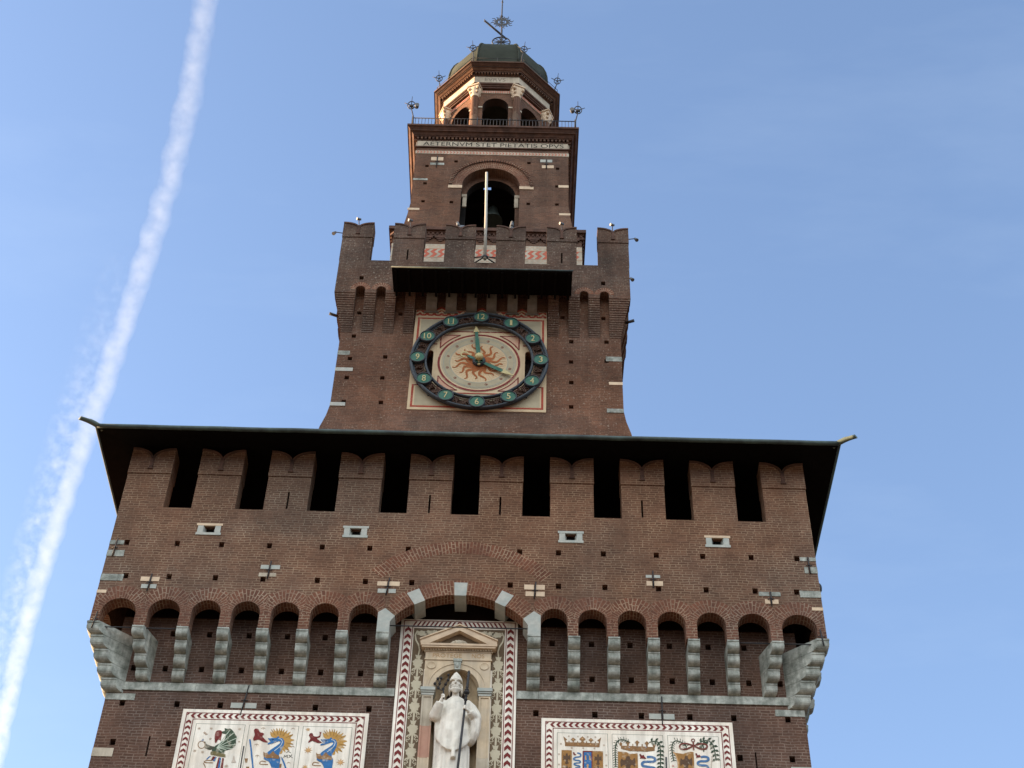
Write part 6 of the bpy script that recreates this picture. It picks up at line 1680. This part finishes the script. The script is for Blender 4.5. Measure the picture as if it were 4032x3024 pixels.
for i in range(16):
    a = 2*pi*i/16+.2; L = .62 if i % 2 == 0 else .52; pts = []
    for j in range(9):
        t = j/8; r = .30+(L-.30)*t; w = .055*sin(t*2*pi*1.1)
        pts.append((sc_.x+r*cos(a)-w*sin(a), sc_.z+r*sin(a)+w*cos(a)))
    m.stroke(pts, .075, sc_.y-.01, .02, 0, lambda t: 1.1-.85*t)
P(m, 'sun_disc', wv)
# star shaped finials
def finial(base, ctr, label, lamp=0, r=.17):
    t = thing('star_finial', label, 'finial', base, 'iron star finials round the top of the tower')
    m = MB('iron'); b, c = Vector(base), Vector(ctr); md = Vector((b.x+(c.x-b.x)*.15, b.y, b.z+(c.z-b.z)*.45))
    m.tube([b, md, Vector((c.x, c.y, c.z-r))], [.035, .03, .022], 0, 7); m.lathe(b, [(.06, 0), (.06, .03), (.04, .06)], 0, 8); P(m, 'post', t)
    m = MB('iron'); m.T = lambda q: Vector((q.x, q.y, c_.z+(q.z-c_.z)*1.7)); c_ = Vector(c); torus_at(m, c, r, .02); m.ball(c, .035)
    for i in range(5):
        a = pi/2+2*pi*i/5+(0 if lamp else .12*(1 if c.x < 0 else -1)); L = (.40 if i == 0 else .33) if i in (0, 1, 4) else r
        m.tube([c, (c.x+L*cos(a), c.y, c.z+L*sin(a))], [.022, .012], 0, 5)
    m.T = None
    P(m, 'star', t)
    if lamp:
        m = MB('lamp_body'); lc = Vector((c.x+lamp*.25, c.y-.05, c.z-.18)); m.ball(lc, .10, .11, .09); m.tube([lc+Vector((0, -.02, 0)), lc+Vector((lamp*.03, -.14, -.03))], [.09, .10], 0, 10); m.tube([lc, (c.x, c.y, c.z-.22)], .02, 0, 5); P(m, 'spotlight', t)
        m = MB('iron'); m.ball((c.x, c.y-.03, c.z-.10), .12, .06, .09); P(m, 'lamp_bracket', t)
finial((-3.56, 5.5, 59.95), (-3.73, 5.5, 61.56), 'iron star finial with lamp at the left corner of the balcony railing', 1)
finial((3.63, 5.5, 59.95), (3.76, 5.5, 61.47), 'iron star finial with lamp at the right corner of the balcony railing', -1)
finial((-1.13, 6.2, 66.24), (-1.19, 6.15, 67.36), 'iron star finial left of the dome front on the lantern cornice', 0, .155)
finial((1.15, 6.2, 66.24), (1.25, 6.15, 67.36), 'iron star finial right of the dome front on the lantern cornice', 0, .155)
finial((-2.76, 7.95, 66.24), (-2.85, 7.9, 67.38), 'iron star finial at the far left corner of the lantern cornice', 0, .155)
finial((2.76, 7.95, 66.24), (2.90, 7.9, 67.38), 'iron star finial at the far right corner of the lantern cornice', 0, .155)
# balcony railing
rl = thing('balcony_railing', 'black iron balcony railing with thin balusters round the foot of the octagonal lantern', 'railing', (0, CY, 59.95))
hw = 3.62
m = MB('iron'); m2 = MB('iron')
for k in range(4):
    T = rotz(k, 0, CY)
    m.T = T; m2.T = T
    m.tube([(-hw, CY-hw, 60.62), (hw, CY-hw, 60.62)], .022, 0, 6); m.tube([(-hw, CY-hw, 60.06), (hw, CY-hw, 60.06)], .016, 0, 5)
    n = 50
    for i in range(n+1):
        x = -hw+2*hw*i/n; big = i % 10 == 0
        (m if big else m2).tube([(x, CY-hw, 59.94), (x, CY-hw, 60.74 if big else 60.62)], .024 if big else .012, 0, 5)
P(m, 'rail', rl); o = P(m2, 'baluster', rl); o['kind'] = 'stuff'
# flagpole
fp = thing('flagpole', 'pale bare flagpole rising from the battlements in front of the bell opening', 'flagpole', (.03, 3.45, 48.5))
m = MB('steel'); m.tube([(.03, 3.38, 48.35), (.005, 3.1, 50.3), (-.055, 2.72, 52.95)], [.062, .055, .05], 0, 12); P(m, 'pole', fp)
m = MB('iron'); m.ball((.03, 3.38, 48.5), .12, .1, .10)
for x, z in ((-.40, 48.45), (.44, 48.45), (-.38, 48.8), (.42, 48.8)): m.tube([(.03, 3.40, 48.55), (x, YP+.06, z)], .028, 0, 6)
P(m, 'bracket', fp)
# bell
bl = thing('bronze_bell', 'dark bronze bell hanging inside the arched belfry opening', 'bell', (.10, 7.6, 57.1))
m = MB('bronze'); m.lathe((.10, 7.6, 55.98), [(.44, 0), (.43, .05), (.36, .2), (.28, .42), (.23, .65), (.21, .82), (.17, .90), (.06, .94), (.05, 1.05)], 0, 24); P(m, 'bell_body', bl)
m = MB('wood'); m.box(-2.4, 2.4, 7.48, 7.72, 57.04, 57.25); P(m, 'headstock', bl)
# pigeons
def pigeon(x, z, face, label):
    t = thing('pigeon', label, 'pigeon', (x, YP+.10, z), 'pigeons on the battlements')
    y = YP+.12
    m = MB('pigeon'); rt_ = Matrix.Rotation(face, 3, 'Z')
    def tr(p): p = rt_ @ (Vector(p)*1.3); return (x+p.x, y+p.y, z+p.z)
    m.ball(tr((0, 0, .19)), .115, .19, .14, rot=rt_ @ Matrix.Rotation(.55, 3, 'X'))
    m.tube([tr((0, -.09, .22)), tr((0, -.12, .31)), tr((0, -.125, .35))], [.09, .06, .055], 0, 10)
    m.ball(tr((0, -.135, .365)), .058, .065, .055); m.tube([tr((0, -.175, .36)), tr((0, -.215, .345))], [.014, .004], 0, 6)
    m.grid([[tr((-.05, .10, .14)), tr((.05, .10, .14)), tr((.045, .09, .17)), tr((-.045, .09, .17))], [tr((-.05, .27, .05)), tr((.05, .27, .05)), tr((.05, .27, .065)), tr((-.05, .27, .065))]])
    for s in (-1, 1): m.ball(tr((s*.075, .03, .19)), .04, .19, .10, rot=rt_ @ Matrix.Rotation(.5, 3, 'X')); m.tube([tr((s*.035, 0, .10)), tr((s*.035, -.01, .0))], .009, 0, 5); m.tube([tr((s*.035, 0, .004)), tr((s*.045, -.05, .004))], .007, 0, 5)
    P(m, 'body', t)
pigeon(-.975, 50.38, rad(-60), 'grey pigeon turned sideways on the battlement notch left of the flagpole')
pigeon(.99, 50.38, rad(8), 'grey pigeon facing out on the battlement notch right of the flagpole')
# floodlights
def post_lamp(x, label, lean):
    t = thing('floodlight', label, 'floodlight', (x, YP+.15, 50.36), 'floodlights on the battlements')
    m = MB('iron'); m.tube([(x, YP+.15, 50.36), (x-lean, YP+.13, 51.0)], .02, 0, 6); P(m, 'post', t)
    m = MB('lamp_body'); m.tube([(x-lean-.08, YP+.06, 51.02), (x-lean+.07, YP+.14, 51.07)], [.06, .045], 0, 8); P(m, 'lamp_head', t)
post_lamp(-4.97, 'small floodlight on a thin post above the far left swallowtail merlon', .06)
post_lamp(4.965, 'small floodlight on a thin post above the far right swallowtail merlon', 0)
post_lamp(-2.96, 'small floodlight on a thin post above the second merlon from the left', .03)
post_lamp(2.97, 'small floodlight on a thin post above the second merlon from the right', .0)
def side_lamp(s, z, L, label, head=True):
    x0 = s*HP
    t = thing('floodlight', label, 'floodlight', (x0, YP+.06, z), 'bracket lamps on the flanks of the clock storey')
    m = MB('iron'); m.tube([(x0-s*.05, YP+.06, z), (x0+s*L, YP+.0, z)], .018, 0, 6); P(m, 'bracket', t)
    m = MB('lamp_body'); m.tube([(x0+s*(L-.02), YP, z), (x0+s*(L+.05), YP-.05, z-.16)], [.045, .075], 0, 8); P(m, 'lamp_head', t)
side_lamp(-1, 50.08, .33, 'bracket lamp jutting from the far left merlon against the sky')
side_lamp(1, 50.10, .30, 'bracket lamp jutting from the far right merlon against the sky')
side_lamp(1, 47.72, .06, 'tiny bracket lamp on the right flank below the battlements')
for s in (-1, 1):
    sp = MB('iron'); sp.tube([(s*(C+.2), YC+.1, 45.72), (s*(C+.52), YC-.02, 45.74)], [.05, .06], 0, 8)
    tag(sp.build('drain_pipe'), 'short dark drain pipe jutting from the %s flank beside the brick ribs' % ('left' if s < 0 else 'right'), 'pipe', 'drain pipes on the flanks of the clock storey')

# ================================================================== condensation trail in the sky
TP = [-0.97, 4.95, 8.02, -409.0, -2475.54]                                       # x of the trail's axis as a polynomial of (y-6500)/1000, at 6 km height
def tx(y):
    t = (y-6500)/1000; r = 0
    for k in TP: r = r*t+k
    return r
nt = NT('vapour'); nt.t.nodes.remove(nt.b)
pos = geo_pos(nt); sx = nt.n('SeparateXYZ'); nt.l(pos, sx.inputs[0])
def ma(op, a, b=None, c=None):
    x = nt.n('Math', operation=op)
    for i, v in enumerate((a, b, c)):
        if v is None: continue
        if hasattr(v, 'links'): nt.l(v, x.inputs[i])
        else: x.inputs[i].default_value = v
    return x.outputs[0]
t_ = ma('MULTIPLY', ma('SUBTRACT', sx.outputs[1], 6500), .001)
fx = TP[0]
for k in TP[1:]: fx = ma('MULTIPLY_ADD', fx, t_, k)
s_ = ma('MULTIPLY', ma('SUBTRACT', sx.outputs[0], fx), .92)        # signed distance across the trail
h_ = ma('SUBTRACT', sx.outputs[2], 6000)
w_ = ma('MULTIPLY_ADD', t_, 1.5, 62)                                  # half width grows along the trail
nw = nt.noise(pos, .0065, 4, .6)
sw = ma('MULTIPLY_ADD', ma('SUBTRACT', nw, .5), 65, s_)             # wavering edge
d_ = ma('SQRT', ma('ADD', ma('MULTIPLY', sw, sw), ma('MULTIPLY', h_, ma('MULTIPLY', h_, 1.6))))
core = ma('POWER', ma('MAXIMUM', ma('SUBTRACT', 1, ma('DIVIDE', d_, w_)), 0), .55)
nz = nt.ramp(nt.noise(pos, .013, 6, .66), .32, .68, .2, 1.5)
core = ma('MULTIPLY', core, nz)
# curls blown off the left edge, strongest half way along
wl = nt.ramp(nt.noise(pos, .016, 4, .6), .50, .68)
side = ma('MULTIPLY', nt.ramp(s_, -215, -110), nt.ramp(s_, -10, -60))
along = ma('MULTIPLY', nt.ramp(t_, -1.6, -.4), nt.ramp(t_, 3.3, 1.6))
flat_ = nt.ramp(ma('ABSOLUTE', h_), 90, 20)
curl = ma('MULTIPLY', ma('MULTIPLY', wl, side), ma('MULTIPLY', along, ma('MULTIPLY', flat_, .75)))
vol = nt.n('VolumePrincipled'); vol.inputs['Color'].default_value = (.80, .91, 1, 1); vol.inputs['Anisotropy'].default_value = 0.0
nt.l(ma('MULTIPLY', ma('ADD', core, curl), ma('MULTIPLY_ADD', t_, .00025, .0033)), vol.inputs['Density'])
nt.l(vol.outputs[0], nt.t.nodes['Material Output'].inputs['Volume'])
nt.m.cycles.volume_step_rate = .02
tb = MB(); tb.mats = [nt.m]
rows = []
for i in range(61):
    y = 3000+8000*i/60; x = tx(y); t = Vector((tx(y+5)-tx(y-5), 10, 0)).normalized(); n_ = Vector((t.y, -t.x, 0)); p0 = Vector((x, y, 6000))
    rows.append([p0-n_*(45+190*cos(2*pi*k/16))+Vector((0, 0, 115*sin(2*pi*k/16))) for k in range(16)])
tb.grid(rows)
tag(tb.build('contrail'), 'long white aircraft vapour trail slanting down the blue sky on the left', 'contrail')
